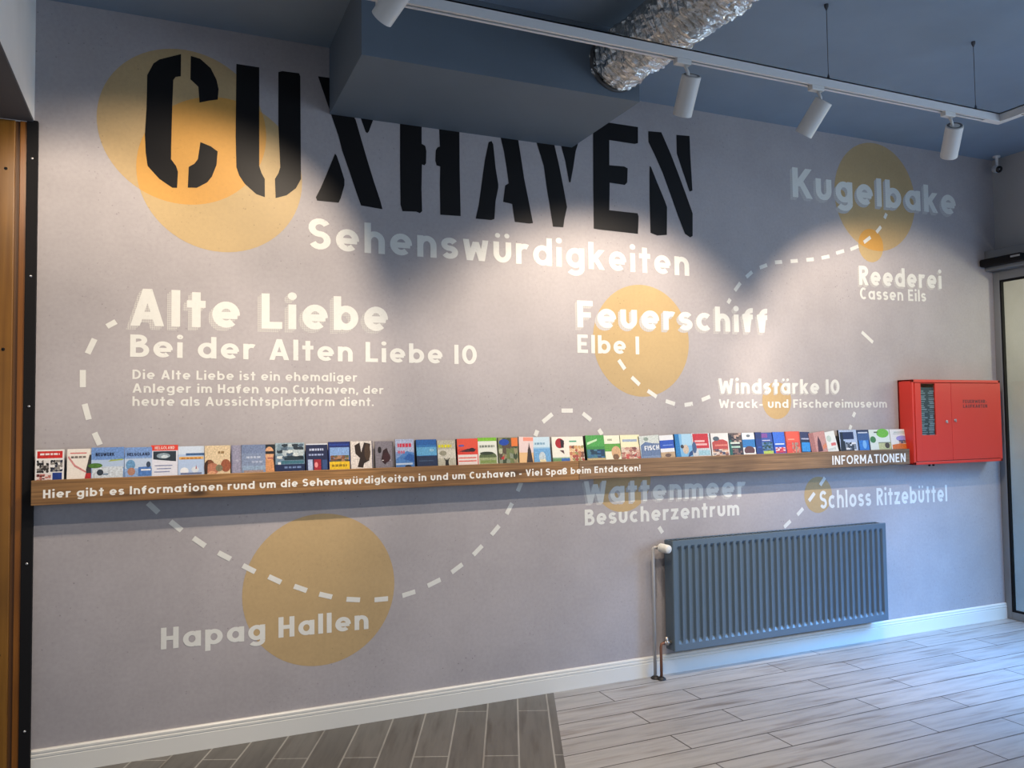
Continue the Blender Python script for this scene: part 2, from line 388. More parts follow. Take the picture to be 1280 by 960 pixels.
# measured layout of the mural in metres: x along the wall, z above the floor
DATA = {
 'text': [["Sehenswürdigkeiten", 0.6828, 2.4349, 3.0363, 2.4341, 0.1618, 0.185, "plain"], ["Alte Liebe", -0.1441, 2.0102, 1.0959, 2.0233, 0.1766, 0.195, "shadow"], ["Bei der Alten Liebe 10", -0.143, 1.8631, 1.599, 1.8542, 0.1056, 0.185, "plain"], ["Die Alte Liebe ist ein ehemaliger", -0.1321, 1.759, 0.93, 1.7539, 0.044, 0.175, "plain"], ["Anleger im Hafen von Cuxhaven, der", -0.1316, 1.6951, 1.0697, 1.6892, 0.0429, 0.175, "plain"], ["heute als Aussichtsplattform dient.", -0.1312, 1.6321, 1.0162, 1.6261, 0.045, 0.175, "plain"], ["Feuerschiff", 2.2343, 2.0832, 3.6524, 2.0942, 0.1587, 0.195, "shadow"], ["Elbe 1", 2.2316, 1.9322, 2.6565, 1.9314, 0.1085, 0.185, "plain"], ["Windstärke 10", 3.2404, 1.6934, 4.2603, 1.6943, 0.0968, 0.195, "shadow"], ["Wrack- und Fischereimuseum", 3.2409, 1.6018, 4.6982, 1.5956, 0.0559, 0.18, "plain"], ["Kugelbake", 3.895, 3.0237, 5.4745, 3.0403, 0.2032, 0.195, "shadow"], ["Reederei", 4.4725, 2.4574, 5.2921, 2.4726, 0.1359, 0.195, "shadow"], ["Cassen Eils", 4.4757, 2.3561, 5.1248, 2.3694, 0.0847, 0.18, "plain"], ["Wattenmeer", 2.2594, 1.0498, 3.4354, 1.0333, 0.1301, 0.195, "shadow"], ["Besucherzentrum", 2.2623, 0.922, 3.3808, 0.9165, 0.0927, 0.195, "plain"], ["Schloss Ritzebüttel", 4.0552, 0.9196, 5.2713, 0.9072, 0.1202, 0.18, "plain"], ["Hapag Hallen", -0.0025, 0.4886, 0.9829, 0.4728, 0.1002, 0.195, "plain"]],
 'shelftext': [["Hier gibt es Informationen rund um die Sehenswürdigkeiten in und um Cuxhaven - Viel Spaß beim Entdecken!", -0.4795, 1.2271, 2.5861, 1.2335, 0.037, 0.19], ["INFORMATIONEN", 4.0762, 1.2183, 4.7476, 1.2165, 0.0592, 0.16]],
 'dash': [[-0.241, 2.0024, -0.2033, 2.0269], [-0.3198, 1.8745, -0.2915, 1.943], [-0.3379, 1.7194, -0.3386, 1.7986], [-0.33, 1.6423, -0.3121, 1.5705], [-0.2887, 1.5095, -0.2652, 1.4538], [-0.0616, 1.1761, -0.0166, 1.129], [0.0358, 1.0838, 0.0852, 1.0383], [0.1375, 0.9987, 0.1907, 0.9567], [0.2498, 0.9205, 0.3067, 0.8852], [0.3631, 0.8496, 0.4212, 0.814], [0.4846, 0.785, 0.5444, 0.7513], [0.6077, 0.7265, 0.6702, 0.6987], [0.7318, 0.6752, 0.7961, 0.6544], [0.8695, 0.6358, 0.9397, 0.6255], [1.0152, 0.618, 1.0874, 0.6174], [1.1638, 0.6248, 1.2352, 0.6397], [1.304, 0.6632, 1.3761, 0.6906], [1.4396, 0.7227, 1.5026, 0.7617], [1.5659, 0.8069, 1.6192, 0.8535], [1.6746, 0.9088, 1.7212, 0.9565], [1.7666, 1.0177, 1.8015, 1.0763], [1.8368, 1.1417, 1.8597, 1.1902], [1.951, 1.45, 1.9651, 1.4817], [1.9993, 1.5292, 2.0614, 1.5745], [2.1206, 1.5934, 2.1943, 1.5929], [2.2602, 1.5764, 2.315, 1.5368], [2.3656, 1.4809, 2.3878, 1.4507], [2.7723, 0.8812, 2.7974, 0.8442], [2.5106, 1.8947, 2.5529, 1.8399], [2.5991, 1.7925, 2.6541, 1.7463], [2.7109, 1.7109, 2.7746, 1.6733], [2.8403, 1.6471, 2.9076, 1.6286], [2.9788, 1.6219, 3.0409, 1.6301], [3.1096, 1.653, 3.1741, 1.6746], [3.3311, 2.2754, 3.3504, 2.3038], [3.3885, 2.3597, 3.4351, 2.4128], [3.4837, 2.4534, 3.5332, 2.4911], [3.5968, 2.5225, 3.658, 2.544], [3.7252, 2.566, 3.7858, 2.5733], [3.8587, 2.5825, 3.9212, 2.5899], [3.997, 2.601, 4.0623, 2.6104], [4.132, 2.6234, 4.2039, 2.6399], [4.266, 2.6654, 4.3389, 2.688], [4.3987, 2.7007, 4.4741, 2.7306], [4.5275, 2.7613, 4.5933, 2.8035], [4.6519, 2.8426, 4.6972, 2.8878], [4.7343, 2.9505, 4.7563, 2.9872], [4.4811, 2.1256, 4.5841, 2.0553], [4.3747, 1.534, 4.3944, 1.5653], [4.3416, 1.4462, 4.3553, 1.4763], [4.0612, 1.0773, 4.1054, 1.1264], [3.9597, 0.978, 4.0102, 1.0272], [3.8568, 0.8901, 3.9076, 0.931], [3.7427, 0.817, 3.7979, 0.8553]],
 'sten': [[[0.0716, 3.3483], [0.0711, 3.238], [0.048, 3.2309], [0.0377, 3.2142], [0.034, 3.1054], [0.0308, 2.9327], [0.0293, 2.8238], [0.0523, 2.7922], [0.0608, 2.7645], [0.057, 2.6863], [0.0362, 2.6842], [-0.0218, 2.7213], [-0.0732, 2.7778], [-0.0817, 2.8389], [-0.0864, 2.9288], [-0.08, 3.0544], [-0.078, 3.2198], [-0.0508, 3.2814], [-0.0252, 3.3052], [0.037, 3.3331]], [[0.1161, 3.3466], [0.1588, 3.3398], [0.2075, 3.301], [0.2348, 3.2466], [0.2447, 3.2011], [0.2405, 3.1475], [0.1972, 3.1353], [0.1565, 3.1199], [0.1508, 3.1983], [0.1145, 3.2299]], [[0.1615, 2.9241], [0.2088, 2.9091], [0.2413, 2.8874], [0.2361, 2.8191], [0.2147, 2.7585], [0.1933, 2.7271], [0.1454, 2.6955], [0.1052, 2.6925], [0.109, 2.7952], [0.1343, 2.8131], [0.1501, 2.8381]], [[0.3279, 3.3423], [0.4378, 3.3426], [0.4379, 3.1649], [0.4383, 2.8365], [0.4496, 2.802], [0.4654, 2.774], [0.4655, 2.6811], [0.4238, 2.6924], [0.3679, 2.7398], [0.3423, 2.7783], [0.329, 2.818], [0.3253, 2.9827]], [[0.5316, 3.3338], [0.5524, 3.342], [0.6341, 3.3443], [0.6412, 3.3295], [0.6421, 3.0728], [0.6441, 2.7933], [0.6183, 2.7422], [0.5718, 2.7013], [0.5178, 2.6815], [0.5144, 2.7793], [0.5316, 2.8111], [0.5408, 2.8422], [0.5316, 3.0579]], [[0.7314, 3.3437], [0.8415, 3.3463], [0.9252, 3.1419], [0.9259, 3.1474], [0.96, 3.0296], [0.9875, 2.9368], [1.0245, 2.8185], [1.0592, 2.7169], [1.0695, 2.6758], [0.9541, 2.685], [0.9286, 2.7562], [0.8946, 2.8565], [0.8565, 2.9645], [0.8372, 3.0399]], [[0.8183, 2.9469], [0.8267, 2.9367], [0.8418, 2.8937], [0.8671, 2.8146], [0.867, 2.7844], [0.8472, 2.7135], [0.8361, 2.6884], [0.7255, 2.6888], [0.7189, 2.7051], [0.7423, 2.7542], [0.7717, 2.8257]], [[0.9476, 3.1679], [1.0263, 3.1702], [1.0174, 3.1425], [0.9978, 3.0871], [0.989, 3.0771], [0.9803, 3.083], [0.9579, 3.1457]], [[1.1691, 3.1633], [1.2908, 3.1665], [1.2899, 3.0581], [1.3102, 3.0489], [1.3164, 3.0208], [1.314, 2.9529], [1.3047, 2.9401], [1.2908, 2.9439], [1.287, 2.8106], [1.2897, 2.6855], [1.2767, 2.6736], [1.2566, 2.6798], [1.1794, 2.6753], [1.1688, 2.7098], [1.1674, 2.9047]], [[1.3906, 3.1664], [1.5095, 3.1686], [1.5091, 2.9435], [1.5121, 2.6786], [1.3936, 2.6752], [1.3923, 2.8396], [1.3952, 2.9442], [1.3745, 2.9481], [1.3673, 2.9727], [1.3706, 3.032], [1.3801, 3.0486], [1.3943, 3.0558]], [[1.6848, 3.1174], [1.7025, 3.1256], [1.7124, 3.109], [1.7259, 2.9742], [1.7412, 2.881], [1.741, 2.8632], [1.7235, 2.7845], [1.7146, 2.6798], [1.6944, 2.6721], [1.6011, 2.6721], [1.6205, 2.7511], [1.6407, 2.8821], [1.661, 3.014]], [[1.755, 3.1681], [1.8669, 3.1646], [1.8848, 3.0524], [1.9027, 2.9341], [1.9271, 2.8163], [1.9551, 2.6769], [1.9315, 2.6725], [1.8407, 2.6742], [1.8253, 2.7765], [1.7692, 2.783], [1.7832, 2.8794], [1.8051, 2.8937], [1.7935, 2.9818], [1.7781, 3.0755]], [[1.9823, 3.1612], [2.0999, 3.1578], [2.1303, 3.0325], [2.1555, 2.9124], [2.1779, 2.7918], [2.1589, 2.7165], [2.1513, 2.6693], [2.0838, 2.6673], [2.0655, 2.7812], [2.0472, 2.8889], [2.0292, 3.0209], [2.0102, 3.0795]], [[2.1433, 3.1596], [2.2592, 3.1841], [2.2416, 3.1322], [2.2232, 3.0308], [2.2038, 2.9421], [2.1942, 2.9411], [2.1717, 3.0619]], [[2.3615, 3.2661], [2.4684, 3.3374], [2.679, 3.3378], [2.6767, 3.2369], [2.6513, 3.2285], [2.4734, 3.2302], [2.4702, 3.0753], [2.5746, 3.0797], [2.5992, 3.071], [2.5944, 2.9837], [2.5765, 2.9653], [2.4709, 2.968], [2.4646, 2.7999], [2.6639, 2.7991], [2.6709, 2.7806], [2.664, 2.6715], [2.4009, 2.6753], [2.3558, 2.6778], [2.3565, 2.9334]], [[2.7534, 3.3218], [2.8491, 3.328], [2.9151, 3.2013], [2.9738, 3.0702], [3.0253, 2.9505], [3.0726, 2.8363], [3.0687, 2.6909], [3.0496, 2.6802], [3.0109, 2.6994], [2.9594, 2.8129], [2.9086, 2.9388], [2.8507, 3.0761], [2.7925, 3.1865], [2.7533, 3.253]], [[2.9617, 3.3257], [3.0622, 3.3321], [3.0651, 3.2062], [3.0749, 2.9819], [3.0526, 2.973], [2.9617, 3.207]], [[2.7574, 3.1045], [2.7678, 3.0992], [2.8109, 3.0068], [2.8616, 2.9016], [2.8804, 2.8578], [2.8746, 2.682], [2.8029, 2.6724], [2.7551, 2.6852], [2.7529, 2.9103]]],
 'bro': [[-0.516, -0.4042, 1.4395], [-0.3933, -0.2962, 1.4407], [-0.2962, -0.1623, 1.4443], [-0.1607, -0.0449, 1.4418], [-0.0467, 0.065, 1.4468], [0.0667, 0.1829, 1.4417], [0.1847, 0.3001, 1.4407], [0.3055, 0.3514, 1.4405], [0.3514, 0.4633, 1.4406], [0.4633, 0.5107, 1.4406], [0.5107, 0.6517, 1.4463], [0.6595, 0.7666, 1.4392], [0.7706, 0.88, 1.4459], [0.8821, 0.996, 1.4462], [1.0107, 1.1103, 1.4435], [1.1189, 1.2185, 1.4516], [1.2338, 1.3467, 1.4481], [1.3488, 1.4505, 1.4402], [1.4597, 1.5797, 1.4462], [1.5821, 1.6954, 1.4507], [1.7001, 1.8182, 1.4482], [1.8207, 1.9091, 1.4501], [1.9166, 2.0216, 1.448], [2.0317, 2.1415, 1.4456], [2.1415, 2.2377, 1.4458], [2.2535, 2.3756, 1.4503], [2.3783, 2.4839, 1.448], [2.4867, 2.6193, 1.4481], [2.622, 2.7605, 1.4406], [2.7634, 2.8643, 1.4406], [2.8674, 2.9908, 1.4457], [2.9939, 3.129, 1.4482], [3.1351, 3.2701, 1.4456], [3.2732, 3.3764, 1.4433], [3.3797, 3.4783, 1.4439], [3.4815, 3.5298, 1.4451], [3.533, 3.6274, 1.4437], [3.6308, 3.7266, 1.4446], [3.73, 3.8442, 1.4452], [3.8475, 3.9293, 1.4408], [3.95, 4.089, 1.4385], [4.0893, 4.1883, 1.4417], [4.1922, 4.351, 1.4475], [4.3547, 4.4651, 1.4452], [4.4689, 4.6609, 1.4454], [4.6648, 4.8544, 1.4449]],
}

# ------------------------------------------------------------------ the setting
XL, XR, ZC = -0.544, 5.897, 3.505
WALL = (0.40, 0.375, 0.385)
m_wall = concrete('printed_concrete', WALL)
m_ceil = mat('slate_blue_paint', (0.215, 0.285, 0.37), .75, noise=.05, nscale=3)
m_white = mat('white_wall_paint', (0.84, 0.84, 0.82), .8, noise=.04, nscale=4)
m_base = mat('white_lacquer', (0.72, 0.71, 0.66), .35)
m_cream = concrete('cream_lettering', (0.70, 0.705, 0.665), .5, .5)
m_black = mat('black_stencil_paint', (0.005, 0.005, 0.006), .48, spec=.2)
m_tan = concrete('ochre_disc', (0.47, 0.34, 0.175), .55, .9)
m_orange = concrete('orange_overlap', (0.58, 0.31, 0.075), .5, .7)
m_tan2 = concrete('pale_ochre_disc', (0.48, 0.35, 0.175), .5, .7)

f = MB()
f.face([(2.06, -8, 0), (9, -8, 0), (9, .2, 0), (2.0435+.086, .2, 0), (2.0435, 0, 0), (2.0435-.431*2.6, -2.6, 0), (2.0435-.431*8/1, -8, 0)][1:],
       planks('pale_plank_tiles', 0, .175, .32, .065, 1.2, ((.34, .33, .318), (.40, .39, .378)), (.095, .085, .075), .36))
f.face([(-4, -8, 0), (2.0435-.431*8, -8, 0), (2.0435-.431*2.6, -2.6, 0), (2.0435, 0, 0), (2.0435+.086, .2, 0), (-4, .2, 0)],
       planks('dark_plank_tiles', math.atan2(-.918, -.3955), .162, .4, -1.88+.162*14, .9, ((.115, .108, .096), (.15, .142, .128)), (.33, .32, .29), .42))
floor = f.build('floor', normals=False); tag(floor, 'floor of pale wood-look planks with dark grey planks at left', kind='structure')

def struct(name, boxes, m, label=None, bevel=0):
    b = MB()
    for q in boxes: b.box(*q, m=m, bevel=bevel)
    o = b.build(name); return tag(o, label, kind='structure')
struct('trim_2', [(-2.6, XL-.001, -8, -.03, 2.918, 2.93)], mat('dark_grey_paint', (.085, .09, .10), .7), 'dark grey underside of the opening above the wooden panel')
wall_back = struct('wall_back', [(XL, 9, 0, .2, -.05, ZC+.1)], m_wall, 'lilac grey concrete look mural wall with painted lettering')
struct('ceiling', [(-4, 9, -8, .2, ZC, ZC+.1)], m_ceil, 'slate blue painted ceiling')
struct('wall_left', [(-2.6, XL, -8, .2, 2.93, ZC)], m_white, 'pale wall above the wooden panel')
struct('wall_right', [(XR, XR+.2, -8, 0, 2.785, ZC), (XR, XR+.2, -1.35, -1.25, 0, 2.785), (XR, XR+.2, -8, -4.6, 0, 2.785)], mat('warm_grey_paint', (.40, .385, .365), .85, noise=.04, nscale=4), 'pale wall above the glass door')
m_beige = mat('beige_plaster', (0.46, 0.41, 0.29), .9)
struct('wall_vestibule', [(7.2, 7.3, -2.2, .2, 0, 3.0), (XR+.2, 7.3, -2.3, 0, 3.0, 3.1)], m_beige, 'beige wall beyond the glass door')
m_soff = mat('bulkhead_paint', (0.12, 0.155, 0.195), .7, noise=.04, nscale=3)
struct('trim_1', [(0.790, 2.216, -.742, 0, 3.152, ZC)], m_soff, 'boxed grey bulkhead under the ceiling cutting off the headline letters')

bb = MB()
prof = [(0, 0), (-.016, 0), (-.016, .078), (-.013, .080), (-.013, .083), (-.016, .085), (-.016, .094), (-.012, .096), (-.012, .100), (-.014, .102), (-.014, .110), (-.009, .116), (0, .116)]
for (a, b) in zip(prof[:-1], prof[1:]):
    bb.face([(XL+.02, a[0], a[1]), (XR, a[0], a[1]), (XR, b[0], b[1]), (XL+.02, b[0], b[1])], m_base)
bb.face([(XR, p, q) for p, q in prof]); bb.face([(XL+.02, p, q) for p, q in prof])
tag(bb.build('baseboard_back'), 'white grooved skirting board along the mural wall', kind='structure')

# door at the right: fixed glass leaf with grey frame, header box
m_alu = mat('grey_aluminium', (0.20, 0.215, 0.23), .45, .3)
m_rub = mat('black_rubber', (0.007, 0.007, 0.008), .7, spec=.15)
door = empty('door_1', (XR, 0, 0), 'grey framed glass door at the right end of the mural', None); door['kind'] = 'structure'
d = MB(); d.box(XR-.045, XR-.005, -.052, -.002, 0, 2.63, m_alu, .003); d.box(XR-.045, XR-.005, -1.25, -1.20, 0, 2.63, m_alu, .003)
d.box(XR-.045, XR-.005, -1.2, -.052, 0, .055, m_alu, .003); d.box(XR-.045, XR-.005, -1.2, -.052, 2.56, 2.63, m_alu, .003)
part(d, 'frame', door)
d = MB(); d.box(XR-.040, XR-.012, -.064, -.052, .055, 2.56, m_rub); d.box(XR-.04, XR-.012, -1.2, -.064, .055, .067, m_rub); d.box(XR-.04, XR-.012, -1.2, -.064, 2.545, 2.56, m_rub)
part(d, 'gasket', door)
d = MB(); d.box(XR-.13, XR-.001, -1.3, -.003, 2.63, 2.785, m_alu, .004); part(d, 'header', door)
gm, nt, b, N, L = nodes('door_glass')
tr = N('BsdfTransparent'); tr.inputs[0].default_value = (.86, .90, .86, 1); gl = N('BsdfGlossy'); gl.inputs['Roughness'].default_value = .02
lw = N('LayerWeight'); fr = N('Math'); fr.operation = 'POWER'; fr.inputs[1].default_value = 4.0; L(lw.outputs['Facing'], fr.inputs[0]); mx = N('MixShader')
f2 = N('Math'); f2.operation = 'MULTIPLY_ADD'; f2.inputs[1].default_value = .8; f2.inputs[2].default_value = .04; L(fr.outputs[0], f2.inputs[0]); L(f2.outputs[0], mx.inputs[0]); L(tr.outputs[0], mx.inputs[1]); L(gl.outputs[0], mx.inputs[2]); L(mx.outputs[0], nt.nodes['Material Output'].inputs[0])
vl = bpy.data.lights.new('vestibule_fill', 'POINT'); vl.energy = 42; vl.color = (1, .92, .78); vl.shadow_soft_size = .1  # added fill light that brightens the beige wall behind the glass
vo = bpy.data.objects.new('vestibule_fill', vl); COL.objects.link(vo); vo.location = (6.6, -1.0, 2.2)
d = MB(); d.box(XR-.028, XR-.022, -1.2, -.06, .06, 2.55, gm); part(d, 'pane', door)

# ------------------------------------------------------------------ mural: discs, lettering, dashed route (paint on the wall)
def mural(name, mb, label):
    o = mb.build(name, wall_back, normals=False); o['label'] = label; return o
A_, C_, K_, k_ = (.0897, 2.9907, .382), (.2632, 2.7739, .386), (4.6564, 3.0983, .3887), (4.5946, 2.7436, .119)
for (c, m, lab) in ((A_, m_tan, 'upper ochre disc behind the headline'), (C_, m_tan2, 'lower ochre disc behind the headline'),
                    ((.7408, .6983, .381), m_tan, 'large ochre disc under the shelf'), ((2.6797, 2.0159, .3424), m_tan2, 'large ochre disc at the middle of the mural'),
                    (K_, m_tan, 'large ochre disc at upper right'), (k_, m_tan2, 'small ochre disc at upper right'),
                    ((3.7114, 1.6478, .122), m_tan, 'small ochre disc above the shelf'), ((2.5227, 1.1840, .198), m_tan, 'small ochre disc under the shelf'),
                    ((4.0427, 1.0141, .121), m_tan, 'small ochre disc above the radiator')):
    q = MB(); y = -.0004 if c not in (C_, k_) else -.0006
    q.face([(a, y, z) for a, z in hexpoly(*c)], m); mural('painted_disc', q, lab)
for p, r in ((A_, C_), (K_, k_)):
    q = MB(); q.face([(a, -.0008, z) for a, z in lens(p, r)], m_orange); mural('painted_overlap', q, 'orange overlap of two ochre discs')
q = MB()
for g in DATA['sten']: q.face([(a, -.0012, z) for a, z in g], m_black)
mural('painted_headline', q, 'black stencil headline CUXHAVEN')
# drop-shadow lettering in fine dots
sm, nt, b, N, L = nodes('dotted_lettering_shadow')
tc = N('TexCoord'); mp = N('Mapping'); mp.inputs['Rotation'].default_value = (0, PI/4, 0); L(tc.outputs['Object'], mp.inputs[0])
ch = N('TexChecker'); ch.inputs['Scale'].default_value = 150; L(mp.outputs[0], ch.inputs[0])
sp = N('SeparateXYZ')
L(mixc(N, L, ch.outputs['Fac'], (.39, .37, .375), (.53, .52, .49)), b.inputs['Base Color']); b.inputs['Roughness'].default_value = .6
for s, x0, z0, x1, z1, cap, st, sty in DATA['text']:
    q = MB()
    lettering(q, s, x0, z0, x1, z1, cap, st, -.0012, m_cream)
    o = mural('painted_lettering', q, 'pale lettering ' + s.replace('.', ''))
    if sty == 'shadow':
        q = MB()
        for i in (3, 2, 1): lettering(q, s, x0, z0, x1, z1, cap, st, -.0010+i*.00008, sm, -cap*.034*i, -cap*.034*i, .00001)
        mural('lettering_shadow', q, 'dotted drop shadow of the lettering ' + s)
q = MB()
for x0, z0, x1, z1 in DATA['dash']:
    d = math.hypot(x1-x0, z1-z0); nx, nz = -(z1-z0)/d*.0125, (x1-x0)/d*.0125
    q.face([(x0+nx, -.0014, z0+nz), (x1+nx, -.0014, z1+nz), (x1-nx, -.0014, z1-nz), (x0-nx, -.0014, z0-nz)], m_cream)
mural('painted_route', q, 'dashed pale route line linking the mural names')

# ------------------------------------------------------------------ pine panel with black edge strip at the left
pan = empty('timber_panel', (-1.1, 0, 0), 'varnished yellow pine panel with black edge strip left of the mural', 'wooden panel')
m_pine = wood('varnished_pine', (.25, .115, .015), (.16, .066, .007), 'Z', .6, .35)
m_pine2 = wood('orange_pine', (.28, .105, .013), (.17, .058, .006), 'Z', .6, .35, False)
m_groove = mat('dark_pine', (.10, .042, .012), .5)
m_steel = mat('black_steel', (.008, .008, .009), .7, spec=.15)
m_screw = mat('bright_screw', (.55, .55, .55), .3, .9)
b = MB(); b.box(-1.75, -.614, -.025, .02, 0, 2.918, m_pine, .004); p = part(b, 'board', pan)
b = MB(); b.box(-.614, -.597, -.012, .02, 0, 2.918, m_groove); part(b, 'groove_board', pan)
b = MB(); b.box(-.597, -.568, -.022, .02, 0, 2.918, m_pine2, .003); part(b, 'edge_board', pan)
for z in (.55, 1.885, 2.694):
    b = MB(); b.lathe([(0, .007), (.002, .007), (.003, .0)], (-.649, -.025, z), (0, -1, 0), m_steel, 12); part(b, 'nail_head', pan)
b = MB(); b.box(-.570, -.526, -.030, -.002, 0, 2.925, m_steel, .002); strip = part(b, 'edge_strip', pan)
for z in (.21, .937, 1.632, 2.216, 2.75):
    b = MB(); b.lathe([(0, .006), (.003, .0055), (.0045, .003), (.0045, 0)], (-.547, -.030, z), (0, -1, 0), m_screw, 12); part(b, 'screw', strip)

# ------------------------------------------------------------------ leaflet shelf
shelf = empty('leaflet_shelf', (2.13, 0, 1.197), 'long narrow brown wooden wall shelf with white lettering holding the leaflets', 'shelf')
m_shelf = wood('brown_plank', (.38, .205, .075), (.14, .068, .022), 'X', 1.0, .6)
m_shelf_shaded = wood('shaded_brown_plank', (.29, .175, .09), (.115, .068, .034), 'X', 1.0, .6)  # darker, greyer copy for the right board: its weaker light put into the colour
SX0, SX1, SY, SZ0, SZ1 = -.526, 4.790, -.10, 1.197, 1.306
b = MB(); b.box(SX0, 2.176, SY, SY+.02, SZ0, SZ1, m_shelf, .002); fb = part(b, 'front_board', shelf)
b = MB(); b.box(2.178, SX1, SY, SY+.02, SZ0+.001, SZ1, m_shelf_shaded, .002); part(b, 'front_board', shelf)
b = MB(); b.box(SX0, SX1, SY+.02, -.001, SZ0, SZ0+.018, m_shelf, .001); part(b, 'bottom_board', shelf)
for x in (SX0, SX1-.018):
    b = MB(); b.box(x, x+.018, SY+.02, -.001, SZ0+.018, SZ1-.02, m_shelf, .001); part(b, 'end_board', shelf)
m_vinyl = mat('white_vinyl', (.80, .79, .74), .5)
for (s, x0, z0, x1, z1, cap, st), lab in zip(DATA['shelftext'], ('white lettering inviting visitors to the sights', 'white lettering INFORMATIONEN')):
    q = MB(); lettering(q, s, x0, z0, x1, z1, cap, st, SY-.0006, m_vinyl, step=.00004)
    o = part(q, 'shelf_lettering', shelf, normals=False); o['label'] = lab

